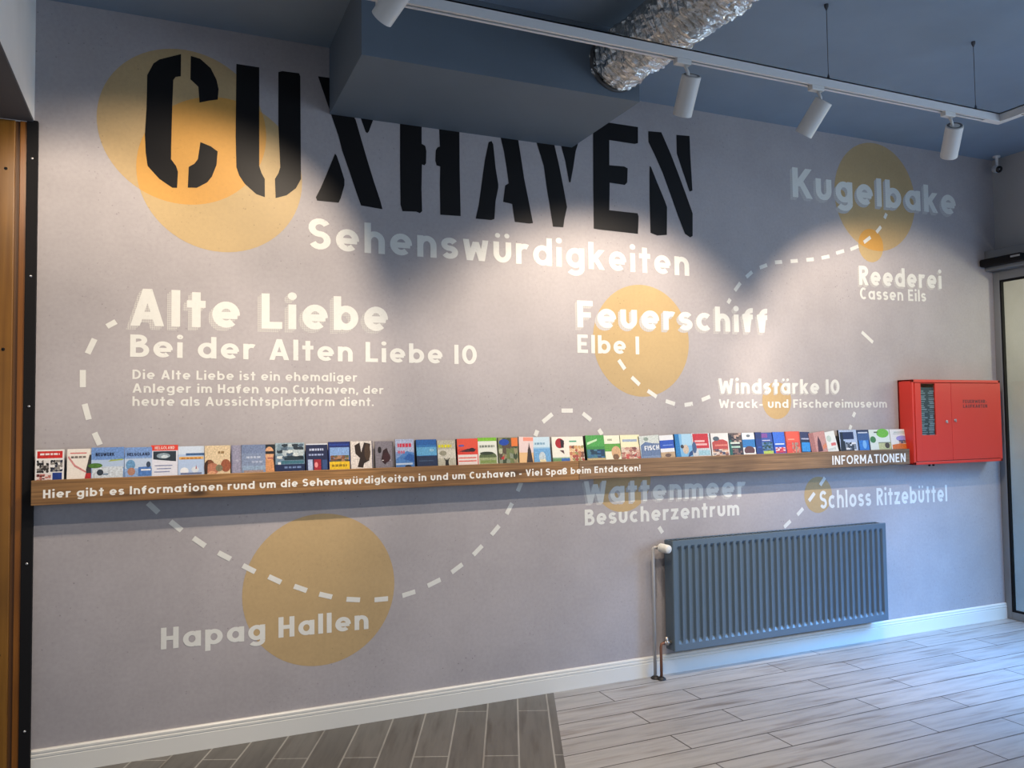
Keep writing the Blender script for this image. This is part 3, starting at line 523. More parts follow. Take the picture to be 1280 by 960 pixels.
# ------------------------------------------------------------------ leaflets
def C(h): return mat('print_'+h, tuple(.82*q**1.18 for q in lin(h)), .38, noise=.28 if max(lin(h)) < .8 else .06, nscale=120)
BRO = [
 # base, side, thickness, lean, patches, texts, label
 ('#f1efec', '#c9c6c2', .012, 0, [('r', '#d8362f', .06, .72, .94, .95), ('m', .05, .25, .47, .66, ['#2b2724', '#8f8a84', '#e9e6e2', '#4a4540']), ('m', .52, .28, .95, .66, ['#2b2b30', '#f4f2ef', '#9b9791', '#3a3f55']), ('r', '#2a4a94', .6, .0, .93, .25), ('m', .05, .0, .55, .22, ['#c9867a', '#eee2dc', '#7a3a36'])], [('bars', '#f6e9e6', .16, .84, .82, .08)], 'white leaflet with red title band and black and white photos, leftmost on the shelf'),
 ('#f3ede4', '#8d8a88', .012, 0, [('r', '#d98a83', .12, .84, .8, .88), ('p', '#d99a98', .03, .72, .3, .42, .8, .2, .8, .26, .34, .48, .06, .78), ('p', '#4a4a4c', .78, .3, .92, .8, 1, .8, 1, .2, .8, .2), ('p', '#c23b3a', .72, 0, .78, .2, 1, .2, 1, 0)], [('bars', '#8a7f78', .16, .8, .70, .08)], 'cream leaflet with pale red swooshes and a dark lower corner'),
 ('#8fb0dd', '#6f90c4', .014, 0, [('r', '#7fa3d8', 0, .62, 1, 1), ('r', '#bfd2ea', 0, .35, 1, .6), ('r', '#d6dfe6', .02, 0, .97, .38), ('e', '#5f8a3c', .12, .42, .22, .08), ('p', '#b3c465', .5, .54, .97, .58, .97, .62, .6, .60), ('e', '#3f4a55', .27, .2, .1, .1), ('r', '#6f8aa6', .36, .12, .52, .16)], [('NEUWERK', '#1d2c50', .13, .7, .72, .11)], 'wide sky blue brochure with green island, titled NEUWERK'),
 ('#9bb8e0', '#7a98c8', .014, 0, [('r', '#88a9da', 0, .66, 1, 1), ('r', '#c9d9ec', 0, .3, 1, .62), ('e', '#7aa9cf', .22, .42, .17, .17), ('e', '#b98f7c', .25, .2, .14, .13), ('p', '#5f8cc9', .5, .05, .97, .05, .97, .36, .5, .34), ('r', '#eef3f8', .6, .22, .95, .27), ('e', '#46586e', .87, .42, .08, .1)], [('HELGOLAND', '#22325a', .1, .92, .72, .1)], 'sky blue brochure with white ship, titled HELGOLAND'),
 ('#e7e9f2', '#c5c8d4', .012, 0, [('r', '#e8503f', -.02, .84, 1.02, 1.02), ('p', '#2f3f4c', .06, .56, .94, .48, .94, .82, .06, .82), ('e', '#9fb0ba', .45, .67, .26, .09), ('e', '#d8e2e6', .5, .64, .14, .05), ('r', '#9aa3c2', .12, .34, .8, .37), ('r', '#9aa3c2', .2, .24, .75, .27), ('r', '#9aa3c2', .1, .14, .7, .17)], [('HELGOLAND', '#f8d6d0', .12, .88, .88, .1)], 'white leaflet with orange red top band over a dark ship photo'),
 ('#bed2ee', '#93a9c9', .012, 0, [('r', '#d9e6f5', 0, .72, 1, 1), ('r', '#4a6f9c', .3, .68, 1, .76), ('r', '#eec47c', .04, .55, .97, .64), ('e', '#eef2f6', .24, .16, .16, .12), ('e', '#dfe7ee', .65, .2, .14, .1), ('r', '#7d88a8', .1, .04, .9, .1), ('p', '#b8707c', .66, .22, .72, .22, .69, .36)], [('bars', '#c98a40', .12, .9, .565, .06)], 'pale blue leaflet with orange line and white ships at the bottom'),
 ('#e6d3b2', '#6d4a30', .012, 0, [('e', '#8a5a3c', .18, .3, .2, .22), ('e', '#c58a70', .3, .2, .26, .2), ('e', '#a9694a', .82, .3, .2, .22), ('p', '#4a3322', .0, 0, .0, .4, .12, .5, .1, 0), ('e', '#8f8a70', .56, .22, .14, .12), ('e', '#e2b08c', .28, .05, .14, .08)], [('bars', '#a48a62', .52, .8, .72, .1)], 'beige brochure with brown close-up photo of people'),
 ('#a5a4b8', '#2a2730', .02, 0, [('r', '#8d8ca4', .0, 0, .12, 1), ('r', '#b8b8c8', .45, .42, .7, .5)], [], 'slim lilac grey booklet beside the beige brochure'),
 ('#93a2bd', '#3a3d4a', .014, 0, [('r', '#8797b6', 0, .7, 1, 1), ('r', '#9fb4cc', .04, .12, 1, .26), ('r', '#b39f98', .1, .02, .9, .1)], [('bars', '#c4cee0', .2, .8, .52, .09), ('bars', '#b9c4da', .42, .92, .36, .09)], 'grey blue brochure with faint pale lettering'),
 ('#23303a', '#1c2228', .010, 0, [('p', '#d9a274', .0, 0, .9, 0, .8, .45, .5, .55, 0, .5), ('e', '#e2b48e', .4, .68, .46, .24), ('r', '#2b2a30', .0, .66, .9, .76), ('r', '#b8766a', .2, .48, .8, .54)], [], 'narrow brochure showing a face in sunglasses'),
 ('#7d97ab', '#22324e', .014, 0, [('r', '#a9bcc6', 0, .6, 1, 1), ('m', .05, .45, .97, .96, ['#d8e0e0', '#5f7486', '#8ca3b0', '#33424e', '#c2ced2']), ('r', '#2c4450', .3, .4, .97, .5), ('r', '#4d8090', .2, .28, .97, .38), ('r', '#20345f', 0, 0, 1, .26), ('r', '#e6eaee', .08, .26, .18, .34)], [('bars', '#7f95bf', .3, .9, .12, .08)], 'wide brochure with sailing ships in a harbour and navy foot'),
 ('#24305a', '#141a30', .012, 0, [('r', '#dfe4ee', .0, .96, 1, 1), ('r', '#b7c4e0', .08, 0, .3, .42), ('r', '#a92a3c', .36, .02, .68, .42), ('e', '#e8a0a4', .46, .22, .08, .1), ('r', '#3f5c8c', .74, .04, .97, .4)], [('bars', '#c9d2ea', .16, .84, .74, .1), ('bars', '#aab6da', .12, .84, .56, .08)], 'navy leaflet with white title and a red picture'),
 ('#22357a', '#141c3c', .012, 0, [('r', '#8fb0dd', .06, .35, .96, .8), ('r', '#2f4c9c', .04, .86, .96, .93), ('m', .08, .3, .94, .52, ['#8a5f42', '#5a4434', '#b08a66', '#6a6f52']), ('r', '#e7c52f', .04, .0, .97, .3)], [('bars', '#a0861c', .14, .9, .12, .1)], 'navy framed brochure with a brick building and yellow foot'),
 ('#e2dbd5', '#2e2b5a', .016, 0, [('p', '#3c2b20', .18, .85, .42, .95, .48, .6, .62, .95, .9, .9, .84, .3, .6, .2, .55, .05, .3, .08, .42, .4, .22, .55), ('e', '#5a4634', .76, .6, .14, .3), ('r', '#3a3760', .97, 0, 1.0, 1)], [], 'white brochure with a dark brown tree shape and violet edge'),
 ('#8d8890', '#c9c8cc', .012, 0, [('r', '#6f6a6c', .9, 0, 1, .96), ('p', '#3d1c20', .3, .3, .42, .66, .62, .75, .74, .5, .72, .3, .5, .14), ('e', '#2b2022', .24, .68, .1, .12), ('r', '#d9d6d8', .34, .28, .8, .31), ('e', '#4a2428', .6, .4, .2, .18)], [], 'grey brochure with a dark red seated figure'),
 ('#8fa6d0', '#cfd3dc', .012, 0, [('r', '#b9c3dd', 0, .55, 1, 1), ('p', '#5f8fc8', .0, .0, 1, .0, 1, .5, .6, .58, 0, .3), ('p', '#3b6fb4', .4, .3, 1, .18, 1, .42, .7, .5), ('r', '#c9d8ea', .0, .1, .9, .16), ('e', '#20283c', .66, .03, .18, .06)], [('bars', '#d8405a', .12, .88, .72, .16), ('bars', '#cf7a92', .12, .5, .5, .12)], 'blue wave brochure with red title marks'),
 ('#3f83bd', '#101c38', .030, 0, [('r', '#6fb0d6', .0, .42, 1, .72), ('r', '#2f6fb2', 0, .8, 1, 1), ('r', '#2b3d5e', .0, .0, 1, .4), ('r', '#4a5f7c', .1, .2, .8, .24), ('e', '#9cc8dc', .74, .6, .12, .05)], [], 'blue brochure of sky over a dark sea with navy side'),
 ('#c2bfae', '#a8a698', .010, 0, [('r', '#d8d5c8', 0, .3, 1, .65), ('p', '#2a2520', .4, .02, .6, .02, .58, .18, .66, .32, .62, .32, .54, .22, .5, .28, .46, .22, .36, .32, .34, .3, .42, .18), ('e', '#a3a08c', .3, .5, .2, .1)], [('bars', '#e3dc2c', .05, .78, .72, .14)], 'pale grey leaflet with yellow title and a dark figure raising its arms'),
 ('#e2533f', '#3a1a1c', .028, 0, [('r', '#e9644a', 0, .62, 1, 1), ('p', '#5a2a2c', .08, .52, .5, .62, .9, .6, .82, .5, .4, .5), ('e', '#3a2024', .7, .58, .14, .07), ('r', '#ece1dc', .02, .0, .96, .4), ('r', '#e46a56', .05, .26, .9, .3), ('r', '#e46a56', .05, .14, .9, .18), ('e', '#7a6fae', .2, .74, .14, .04)], [], 'orange red brochure with dark eye shape and white lower half'),
 ('#e9ede4', '#bcc2b4', .012, 0, [('r', '#8cc63e', 0, .87, 1, 1), ('e', '#6b7a52', .5, .28, .46, .2), ('r', '#a9b48a', .04, .0, .96, .26), ('e', '#3f4a34', .45, .42, .36, .06), ('r', '#8ca05e', .1, .06, .9, .16)], [('bars', '#8e968a', .1, .86, .64, .1)], 'white brochure with light green top band and meadow photo'),
 ('#8a9270', '#5a5f4a', .014, 0, [('m', .02, .0, .98, .98, ['#7f8a5a', '#c2c4a8', '#4f5a3a', '#a39a78', '#6a5a48', '#98a08a']), ('e', '#2b58b4', .3, .82, .26, .12), ('r', '#ec8a42', .68, .66, 1, .98), ('p', '#c2403c', .1, .2, .3, .34, .26, .16)], [], 'busy green brochure with blue oval and orange corner'),
 ('#ecd9d6', '#3a302c', .012, 2, [('r', '#f0a48e', .3, .84, 1, .98), ('r', '#ecc796', 0, 0, 1, .4), ('p', '#4a3a30', .5, .02, .95, .02, .82, .5, .74, .62, .7, .8, .66, .62, .6, .5)], [], 'pink sunset leaflet with a dark tower'),
 ('#a9cfe8', '#4a5a78', .014, 0, [('r', '#cfe4f0', 0, .6, 1, 1), ('r', '#7fb2dc', 0, .04, 1, .55), ('e', '#c9d6dc', .5, .2, .2, .22), ('r', '#e6dcb8', .34, .02, .7, .12)], [('bars', '#8fb2c8', .1, .7, .7, .1)], 'pale blue leaflet with a light tower'),
 ('#f1efe4', '#c9c7bc', .012, 0, [('e', '#b4242c', .46, .74, .26, .2), ('p', '#3a2228', .5, .9, .72, .84, .68, .56, .52, .56), ('p', '#6a4a44', .42, .46, .7, .3, .66, .46), ('r', '#7aa06a', .0, .0, .5, .14), ('r', '#4a78bc', .5, .0, 1, .14), ('r', '#a8c8b0', 0, .14, 1, .18)], [], 'white brochure with a red and dark head'),
 ('#eff0e2', '#c9cabc', .012, 0, [('r', '#5fae8e', .05, .78, .55, .84), ('m', .0, .02, 1, .64, ['#c98a6a', '#e6c8a0', '#8a5f4a', '#d8b07a', '#a8a06a', '#b4604e'])], [], 'cream brochure with green title and reddish crowd photo'),
 ('#4f9a4c', '#0c120e', .030, 0, [('r', '#5fae58', 0, .55, 1, 1), ('p', '#cfe8c4', .06, .62, .6, .78, .62, .86, .06, .72), ('r', '#33587a', .02, .1, .98, .44), ('m', .04, .1, .96, .44, ['#27466a', '#4a78a0', '#2b4a5c', '#5a8a9a']), ('r', '#cbb98a', 0, 0, 1, .1)], [], 'green brochure with a lake photo and black side'),
 ('#eff0dc', '#a9c08a', .012, 0, [('r', '#6fae4c', 0, .35, 1, .66), ('e', '#d8b48c', .7, .3, .3, .26), ('e', '#8a6a48', .66, .12, .2, .12), ('r', '#b8bca4', .2, .78, .5, .86)], [], 'white topped leaflet with green band and blond child'),
 ('#f2eecb', '#b4b09a', .012, 0, [('r', '#a9b8cc', .1, .72, .86, .82), ('m', .0, .02, 1, .5, ['#d8b8a4', '#b0786a', '#e2d0c0', '#8a5a52', '#cf6a5c', '#c9a090']), ('p', '#d8543f', .52, .02, .9, .3, .98, .44, .7, .2)], [], 'pale yellow brochure with a group of people photo'),
 ('#d6dcd6', '#3f4656', .014, -3, [('p', '#7488ac', .0, .0, 1, .0, 1, .62, .62, .66, .3, .74, .05, .6), ('e', '#9aa89c', .34, .86, .12, .08), ('r', '#8a9cba', .0, 0, 1, .12)], [('FISCH', '#f0f3f5', .22, .96, .36, .2)], 'slate blue leaflet titled FISCH'),
 ('#eef0f2', '#b8bac4', .010, -2, [('r', '#2e5cc4', .0, .42, 1, .78), ('r', '#8aa4e0', .2, .54, .9, .58), ('r', '#c9b08c', 0, 0, 1, .26), ('e', '#7a5f48', .5, .12, .22, .08)], [], 'white topped leaflet with royal blue block and sand foot'),
 ('#8ec4ea', '#0f5a88', .026, 0, [('p', '#2b8ac8', .0, .0, .3, .0, .24, 1, .0, 1), ('r', '#b8dcf0', .4, .5, 1, 1), ('e', '#d8c8b4', .6, .34, .18, .2), ('e', '#4a3f3c', .4, .46, .1, .08), ('p', '#24508c', .7, .0, 1, .1, 1, .3, .8, .2)], [], 'bright turquoise blue brochure with a splashing swimmer'),
 ('#d6dade', '#8d9aa8', .012, 0, [('r', '#cf2b28', .06, .36, .92, .98), ('r', '#f0c4c0', .15, .62, .7, .7), ('r', '#f0c4c0', .15, .48, .82, .56), ('e', '#4f6a94', .1, .4, .12, .24), ('r', '#a9d0de', .3, .06, .95, .28)], [], 'brochure with large red title block on pale blue'),
 ('#e8e6e4', '#6a4a40', .012, 0, [('p', '#c0503c', .06, .3, .94, .3, .94, .62, .7, .72, .3, .72, .06, .6), ('m', .05, .0, .95, .3, ['#c99a7a', '#4a4c66', '#e2d2c4', '#8a5a48']), ('e', '#5f6a72', .3, .76, .18, .1), ('r', '#e0907a', .2, .44, .9, .5)], [], 'white topped leaflet with a red brown roofed house'),
 ('#3f3a38', '#0f3c46', .016, 0, [('m', .04, .6, .96, 1, ['#2b2624', '#6a5a50', '#c2a898']), ('r', '#1f6a5c', .0, .0, .2, .7), ('r', '#d6ded4', .1, .52, .8, .6), ('r', '#b8d4c4', .14, .34, .8, .42), ('m', .2, .0, .95, .3, ['#5a3a3a', '#8a6a5e', '#2f2a2c'])], [], 'dark teal and brown brochure with pale text lines'),
 ('#e4e8ea', '#1c4f8a', .014, 0, [('r', '#3a82c0', .0, .34, 1, .7), ('e', '#7a848a', .5, .86, .16, .06), ('e', '#6a4038', .5, .2, .42, .2), ('r', '#e2e6e6', .15, .0, .95, .08)], [], 'white topped brochure with blue middle and brown mound'),
 ('#22408c', '#14265c', .022, 0, [('r', '#3a62b4', .3, .3, .8, .36), ('r', '#2e3c78', 0, .7, 1, 1)], [], 'narrow dark blue booklet'),
 ('#4a5fa8', '#2a3260', .012, 0, [('r', '#8a5aa0', .0, .76, .6, .96), ('r', '#c9c8e0', .1, .62, .8, .66), ('e', '#2a4a34', .6, .36, .3, .22), ('r', '#b4c85c', .1, .0, .95, .16), ('m', .05, .2, .95, .56, ['#3f6a8a', '#2e4c38', '#6a8ab0'])], [], 'violet blue leaflet with lime green foot'),
 ('#3566cc', '#2346a0', .012, 0, [('r', '#4a7ada', .0, .5, 1, 1), ('r', '#d8e0ec', .1, .42, .9, .48), ('m', .1, .04, .95, .3, ['#d8484a', '#f0d8d4', '#b4303a'])], [], 'royal blue leaflet with red and white foot'),
 ('#dd5a44', '#e08a72', .014, 0, [('r', '#e8694c', 0, .55, .9, .98), ('m', .4, .0, .95, .5, ['#c8604e', '#a89a8a', '#e08a70']), ('r', '#f0b09a', .14, .62, .6, .66)], [], 'orange red leaflet right of the royal blue one'),
 ('#2b3350', '#c9a090', .014, 2, [('r', '#43466a', .0, .62, 1, 1), ('r', '#b8bcd0', .1, .64, .9, .7), ('r', '#3f9ae0', .1, .06, .96, .5)], [], 'dark leaflet with bright sky blue lower block'),
 ('#c99c94', '#2a2022', .028, -7, [('r', '#b07c74', .0, .0, .3, 1), ('p', '#5a3038', .4, .04, .7, .04, .66, .5, .56, .8, .46, .5), ('p', '#d8906a', .72, .1, .98, .2, .98, .4, .74, .3)], [], 'leaning pinkish brown brochure with a dark tower'),
 ('#e6e8e2', '#7a746a', .012, -7, [('e', '#c4d0c4', .4, .66, .2, .16), ('r', '#d87a72', .48, .3, .9, .44), ('r', '#cfd6d0', .1, .1, .8, .2)], [], 'leaning white leaflet with a small red mark'),
 ('#bccbe2', '#3a3a3c', .014, 0, [('r', '#22305c', .04, .56, .82, .9), ('p', '#181c24', .0, .0, .1, .9, .2, .9, .22, .5, .3, .46, .32, 0), ('m', .32, .0, .9, .42, ['#1c1f24', '#e8eaec', '#3c4048', '#8a929c'])], [], 'pale blue framed brochure with black harbour silhouettes'),
 ('#27385e', '#1c2848', .012, 0, [('r', '#4a6a9a', .0, .5, 1, .84), ('r', '#cfd6e2', .1, .84, .9, .9), ('r', '#3f8ad8', .1, .02, .9, .5), ('e', '#8ac0f0', .55, .3, .16, .2)], [], 'navy topped leaflet with glowing blue water'),
 ('#e2eae2', '#a8b0a8', .012, 0, [('e', '#7cc444', .66, .82, .3, .22), ('e', '#4a8a4c', .16, .52, .14, .16), ('r', '#c9cc9c', .4, .0, 1, .36), ('e', '#5a4c38', .82, .22, .12, .14), ('r', '#5a6250', .24, .84, .42, .9), ('r', '#8a9478', .4, .34, 1, .38)], [], 'white brochure with light green bubble and leaf'),
 ('#f0efe8', '#c9b8a8', .014, 0, [('r', '#8ab0a0', .2, .84, .9, .87), ('r', '#b8c4b8', .15, .76, .9, .79), ('e', '#b0a8d8', .58, .54, .3, .14), ('m', .4, .3, .95, .46, ['#3f4450', '#c8b0a0', '#6a6f8a']), ('p', '#e0863c', .05, .0, .95, .0, .9, .24, .5, .3, .05, .24)], [], 'white brochure with orange foot, rightmost on the shelf beside the red cabinet'),
]
def brochure(x0, x1, zt, spec):
    base, side, thick, lean, patches, texts, label = spec
    w = x1-x0; zb = SZ0+.019; hgt = zt-zb; vis = SZ1-.004-zb          # the part below 'vis' stands behind the front board
    b = MB(); bm_side = C(side)
    r = random.Random(label)
    b.box(-w/2, w/2, 0, thick, 0, hgt, bm_side)
    y = -.0006
    b.face([(-w/2, -.0003, 0), (w/2, -.0003, 0), (w/2, -.0003, hgt), (-w/2, -.0003, hgt)], C(base))
    def P(u, v, k): return (-w/2+u*w, -.0005-k*.00012, vis+(hgt-vis)*v)   # a point of the visible cover
    for k, (kind, col, *q) in enumerate(patches):
        c = C(col) if kind != 'm' else None
        if kind == 'r': u0, v0, u1, v1 = q; b.face([P(u0, v0, k), P(u1, v0, k), P(u1, v1, k), P(u0, v1, k)], c)
        elif kind == 'e':
            u, v, ru, rv = q; b.face([P(u+ru*math.cos(2*PI*i/20), v+rv*math.sin(2*PI*i/20), k) for i in range(20)], c)
        elif kind == 'p': b.face([P(u, v, k) for u, v in zip(q[0::2], q[1::2])], c)
        elif kind == 'm':                                             # a busy photograph: small irregular patches of its colours
            u0, v0, u1, v1, cols = [col]+q[:3]+[q[3]]
            n = 5
            for i in range(n):
                for j in range(n):
                    cu, cv = u0+(i+.5)*(u1-u0)/n, v0+(j+.5)*(v1-v0)/n
                    c2 = C(r.choice(cols)); pts = []
                    for t in range(7):
                        a = 2*PI*t/7; rr = r.uniform(.45, .85)
                        pts.append((min(max(cu+rr*math.cos(a)*(u1-u0)/n, u0), u1), min(max(cv+rr*math.sin(a)*(v1-v0)/n, v0), v1)))
                    b.face([P(a_, c_, k+(i*n+j)*.05) for a_, c_ in pts], c2)
    for t, col, u0, u1, v, hh in texts:
        c = C(col); kz = len(patches)+4
        if t not in ('NEUWERK', 'HELGOLAND', 'FISCH'):                # titles too small to read in the photo: plain dark or light bars
            u = u0
            while u < u1-.03:
                e = min(u+r.uniform(.06, .16), u1); b.face([P(u, v, kz), P(e, v, kz), P(e, v+hh*.8, kz), P(u, v+hh*.8, kz)], c); u = e+.035
            continue
        lettering(b, t, u0, v, u1, v, hh, .2, 0, c, put=lambda a_, c_, k: (-w/2+a_*w, -.0005-(kz+k*.05)*.00012, vis+(hgt-vis)*c_))
    o = b.build('brochure', normals=False); o.location = ((x0+x1)/2, -.074, zb); tag(o, label, 'brochure', 'leaflets on the long wall shelf')
    ang = math.radians(-r.uniform(6, 10)); o.rotation_euler = (ang, math.radians(lean), 0)
    return o
for q, spec in zip(DATA['bro'], BRO): brochure(*q, spec)

# ------------------------------------------------------------------ radiator with valve and pipes
rad = empty('radiator', (3.65, -.03, 0.157), 'blue grey ribbed panel radiator on the wall below the shelf', 'radiator')
m_rad = mat('radiator_enamel', (0.088, 0.126, 0.162), .34)
RX0, RX1, RZ0, RZ1, RY = 2.785, 4.518, .157, .812, -.122
b = MB(); bm = b.bm; i0 = b.slot(m_rad)
NR = 35; px = (RX1-RX0-.05)/NR
xs = [RX0, RX0+.004]; ds = [0.004, 0]
for k in range(NR):
    s0 = RX0+.025+k*px
    for t, dd in ((.0, 0), (.14, 0), (.26, 1), (.62, 1), (.78, 0)): xs.append(s0+t*px); ds.append(dd)
xs += [RX1-.025, RX1-.004, RX1]; ds += [0, 0, .004]
zs = [RZ0, RZ0+.004, RZ0+.042, RZ0+.056, RZ0+.064] + [RZ0+.064+(RZ1-RZ0-.118)*i/4 for i in range(1, 4)] + [RZ1-.054, RZ1-.046, RZ1-.034, RZ1-.004, RZ1]
zm = [0, 0, 0, .6, 1, 1, 1, 1, 1, .6, 0, 0, 0]; edge = [.004]+[0]*11+[.004]
grid = []
for z, q, e in zip(zs, zm, edge):
    row = []
    for x, dd in zip(xs, ds):
        row.append(bm.verts.new((x, RY+(.015*q if dd == 1 else (dd if dd < 1 else 0))+e, z)))
    grid.append(row)
for j in range(len(zs)-1):
    for i in range(len(xs)-1):
        fc = bm.faces.new((grid[j][i], grid[j][i+1], grid[j+1][i+1], grid[j+1][i])); fc.material_index = i0
part(b, 'front_panel', rad)
b = MB(); b.box(RX0, RX0+.004, RY+.004, -.035, RZ0+.004, RZ1-.006, m_rad, .001); part(b, 'side_cover', rad)
b = MB(); b.box(RX1-.004, RX1, RY+.004, -.035, RZ0+.004, RZ1-.006, m_rad, .001); part(b, 'side_cover', rad)
b = MB(); b.box(RX0+.004, RX1-.004, -.05, -.036, RZ0+.01, RZ1-.02, m_rad, .002); part(b, 'rear_panel', rad)
b = MB(); b.box(RX0+.004, RX1-.004, RY+.006, RY+.014, RZ1-.012, RZ1-.002, m_rad, .001); b.box(RX0+.004, RX1-.004, -.044, -.036, RZ1-.012, RZ1-.002, m_rad, .001)
for k in range(58):
    x = RX0+.012+k*(RX1-RX0-.03)/57; b.box(x, x+.006, RY+.014, -.044, RZ1-.010, RZ1-.005, m_rad)
part(b, 'top_grille', rad)
for x in (3.1, 4.2):
    b = MB(); b.box(x, x+.03, -.036, -.001, .25, .72, m_rad); part(b, 'wall_bracket', rad)
m_pipe = mat('grey_painted_pipe', (.45, .44, .43), .4); m_copper = mat('worn_copper_pipe', (.22, .10, .06), .5, .4)
m_brass = mat('nickel_fitting', (.35, .32, .29), .35, .8); m_ros = mat('black_pipe_collar', (.014, .014, .015), .5)
m_knob = mat('white_plastic', (.72, .72, .68), .4)
b = MB(); b.tube([(2.690, -.055, 0), (2.690, -.055, .755), (2.693, -.057, .768), (2.702, -.06, .772), (2.72, -.06, .772)], .0095, m_pipe, 14); pa = part(b, 'supply_pipe', rad)
b = MB(); b.lathe([(0, .027), (.008, .025), (.016, .014), (.018, .0095)], (2.690, -.055, 0), (0, 0, 1), m_ros, 20); part(b, 'pipe_collar', pa)
b = MB(); b.tube([(2.712, -.088, 0), (2.712, -.088, .19), (2.716, -.088, .205), (2.73, -.088, .21), (2.786, -.088, .21)], .0085, m_copper, 14); pb = part(b, 'return_pipe', rad)
b = MB(); b.lathe([(0, .027), (.008, .025), (.016, .014), (.018, .0085)], (2.712, -.088, 0), (0, 0, 1), m_ros, 20); part(b, 'pipe_collar', pb)
b = MB(); b.lathe([(0, .012), (.012, .012), (.014, .016), (.03, .016), (.032, .011), (.052, .011)], (2.735, -.088, .21), (1, 0, 0), m_brass, 18); b.lathe([(0, .012), (.03, .011), (.03, 0)], (2.752, -.088, .215), (0, 0, 1), m_brass, 14); part(b, 'return_fitting', pb)
b = MB(); b.lathe([(0, .011), (.01, .013), (.03, .013), (.032, .015), (.048, .015), (.05, .011), (.08, .011)], (2.708, -.06, .772), (1, 0, 0), m_brass, 18); vb = part(b, 'valve_body', rad)
b = MB(); prof = [(0, .012), (.012, .014), (.014, .022)]
for k in range(5): prof += [(.018+k*.010, .0255), (.023+k*.010, .0255), (.0245+k*.010, .0235)]
prof += [(.070, .026), (.088, .024), (.093, .019), (.094, 0)]
b.lathe(prof, (2.725, -.066, .772), (.12, -1, -.02), m_knob, 26); part(b, 'thermostat_head', vb)

# ------------------------------------------------------------------ red cabinet on the wall
cab = empty('wall_cabinet', (5.27, 0, 1.19), 'red two-door metal wall cabinet with narrow window beside the glass door', 'cabinet')
m_red = mat('red_enamel', (.60, .035, .022), .38); m_redd = mat('red_enamel_door', (.58, .038, .026), .35)
CX0, CX1, CY, CZ0, CZ1 = 4.808, 5.722, -.12, 1.192, 1.790
b = MB(); t = .012
b.box(CX0, CX0+t, CY+.012, -.001, CZ0, CZ1, m_red, .002); b.box(CX1-t, CX1, CY+.012, -.001, CZ0, CZ1, m_red, .002)
b.box(CX0, CX1, CY+.012, -.001, CZ0, CZ0+t, m_red, .002); b.box(CX0, CX1, CY+.012, -.001, CZ1-t, CZ1, m_red, .002); b.box(CX0, CX1, -.012, -.001, CZ0, CZ1, m_red)
fr_ = .02
b.box(CX0, CX1, CY, CY+.012, CZ1-fr_, CZ1, m_red, .002); b.box(CX0, CX1, CY, CY+.012, CZ0, CZ0+fr_, m_red, .002)
b.box(CX0, CX0+fr_, CY, CY+.012, CZ0, CZ1, m_red, .002); b.box(CX1-fr_, CX1, CY, CY+.012, CZ0, CZ1, m_red, .002)
part(b, 'body', cab)
DX = 5.192; wx0, wx1, wz0, wz1 = 4.890, 5.032, 1.398, 1.762
b = MB(); y0, y1 = CY-.004, CY+.010
b.box(CX0+.024, wx0, y0, y1, CZ0+.024, CZ1-.024, m_redd, .001); b.box(wx1, DX-.002, y0, y1, CZ0+.024, CZ1-.024, m_redd, .001)
b.box(wx0, wx1, y0, y1, CZ0+.024, wz0, m_redd, .001); b.box(wx0, wx1, y0, y1, wz1, CZ1-.024, m_redd, .001); dl = part(b, 'door', cab)
b = MB(); b.box(wx0, wx1, CY+.001, CY+.004, wz0, wz1, gm); part(b, 'pane', dl)
m_lock = mat('lock_metal', (.5, .48, .45), .3, .9)
def lock(x, z, par):
    b = MB(); b.lathe([(0, .010), (.004, .010), (.006, .007), (.008, 0)], (x, CY-.004, z), (0, -1, 0), m_lock, 16); b.box(x-.003, x+.003, CY-.016, CY-.010, z-.014, z+.008, m_lock, .001); part(b, 'lock', par)
lock(5.135, 1.492, dl)
b = MB(); b.box(DX+.002, CX1-.024, y0, y1, CZ0+.024, CZ1-.024, m_redd, .001); dr = part(b, 'door', cab)
lock(5.224, 1.500, dr)
m_txt = mat('dark_lettering', (.10, .012, .018), .5)
b = MB(); lettering(b, 'FEUERWEHR-', 5.312, 1.622, 5.565, 1.622, .024, .2, CY-.0045, m_txt, step=.00003); lettering(b, 'LAUFKARTEN', 5.312, 1.588, 5.568, 1.588, .024, .2, CY-.0045, m_txt, step=.00003)
part(b, 'door_lettering', dr, normals=False)
for x in (4.985, 5.025):
    b = MB(); b.lathe([(0, .008), (.012, .008), (.014, .005), (.014, 0)], (x, -.095, CZ0), (0, 0, -1), m_steel, 12); part(b, 'cable_gland', cab)
m_paper = mat('blue_paper', (.30, .38, .50), .6); m_paperd = mat('dark_folder', (.05, .08, .13), .5)
b = MB(); b.box(4.86, 5.06, -.110, -.095, CZ0+.012, 1.735, m_paperd)
rr = random.Random(3)
for k in range(22):
    z = 1.40+k*.0145; 
    b.box(4.872+rr.uniform(0, .03), 4.955+rr.uniform(-.03, .01), -.1135, -.1102, z, z+rr.uniform(.004, .011), m_paper)
    b.box(4.968+rr.uniform(0, .02), 5.045-rr.uniform(0, .03), -.1135, -.1102, z, z+rr.uniform(.004, .011), m_paper)
tag(part(b, 'document_folder', None), 'dark folder of blue sheets standing behind the red cabinet window', 'folder')

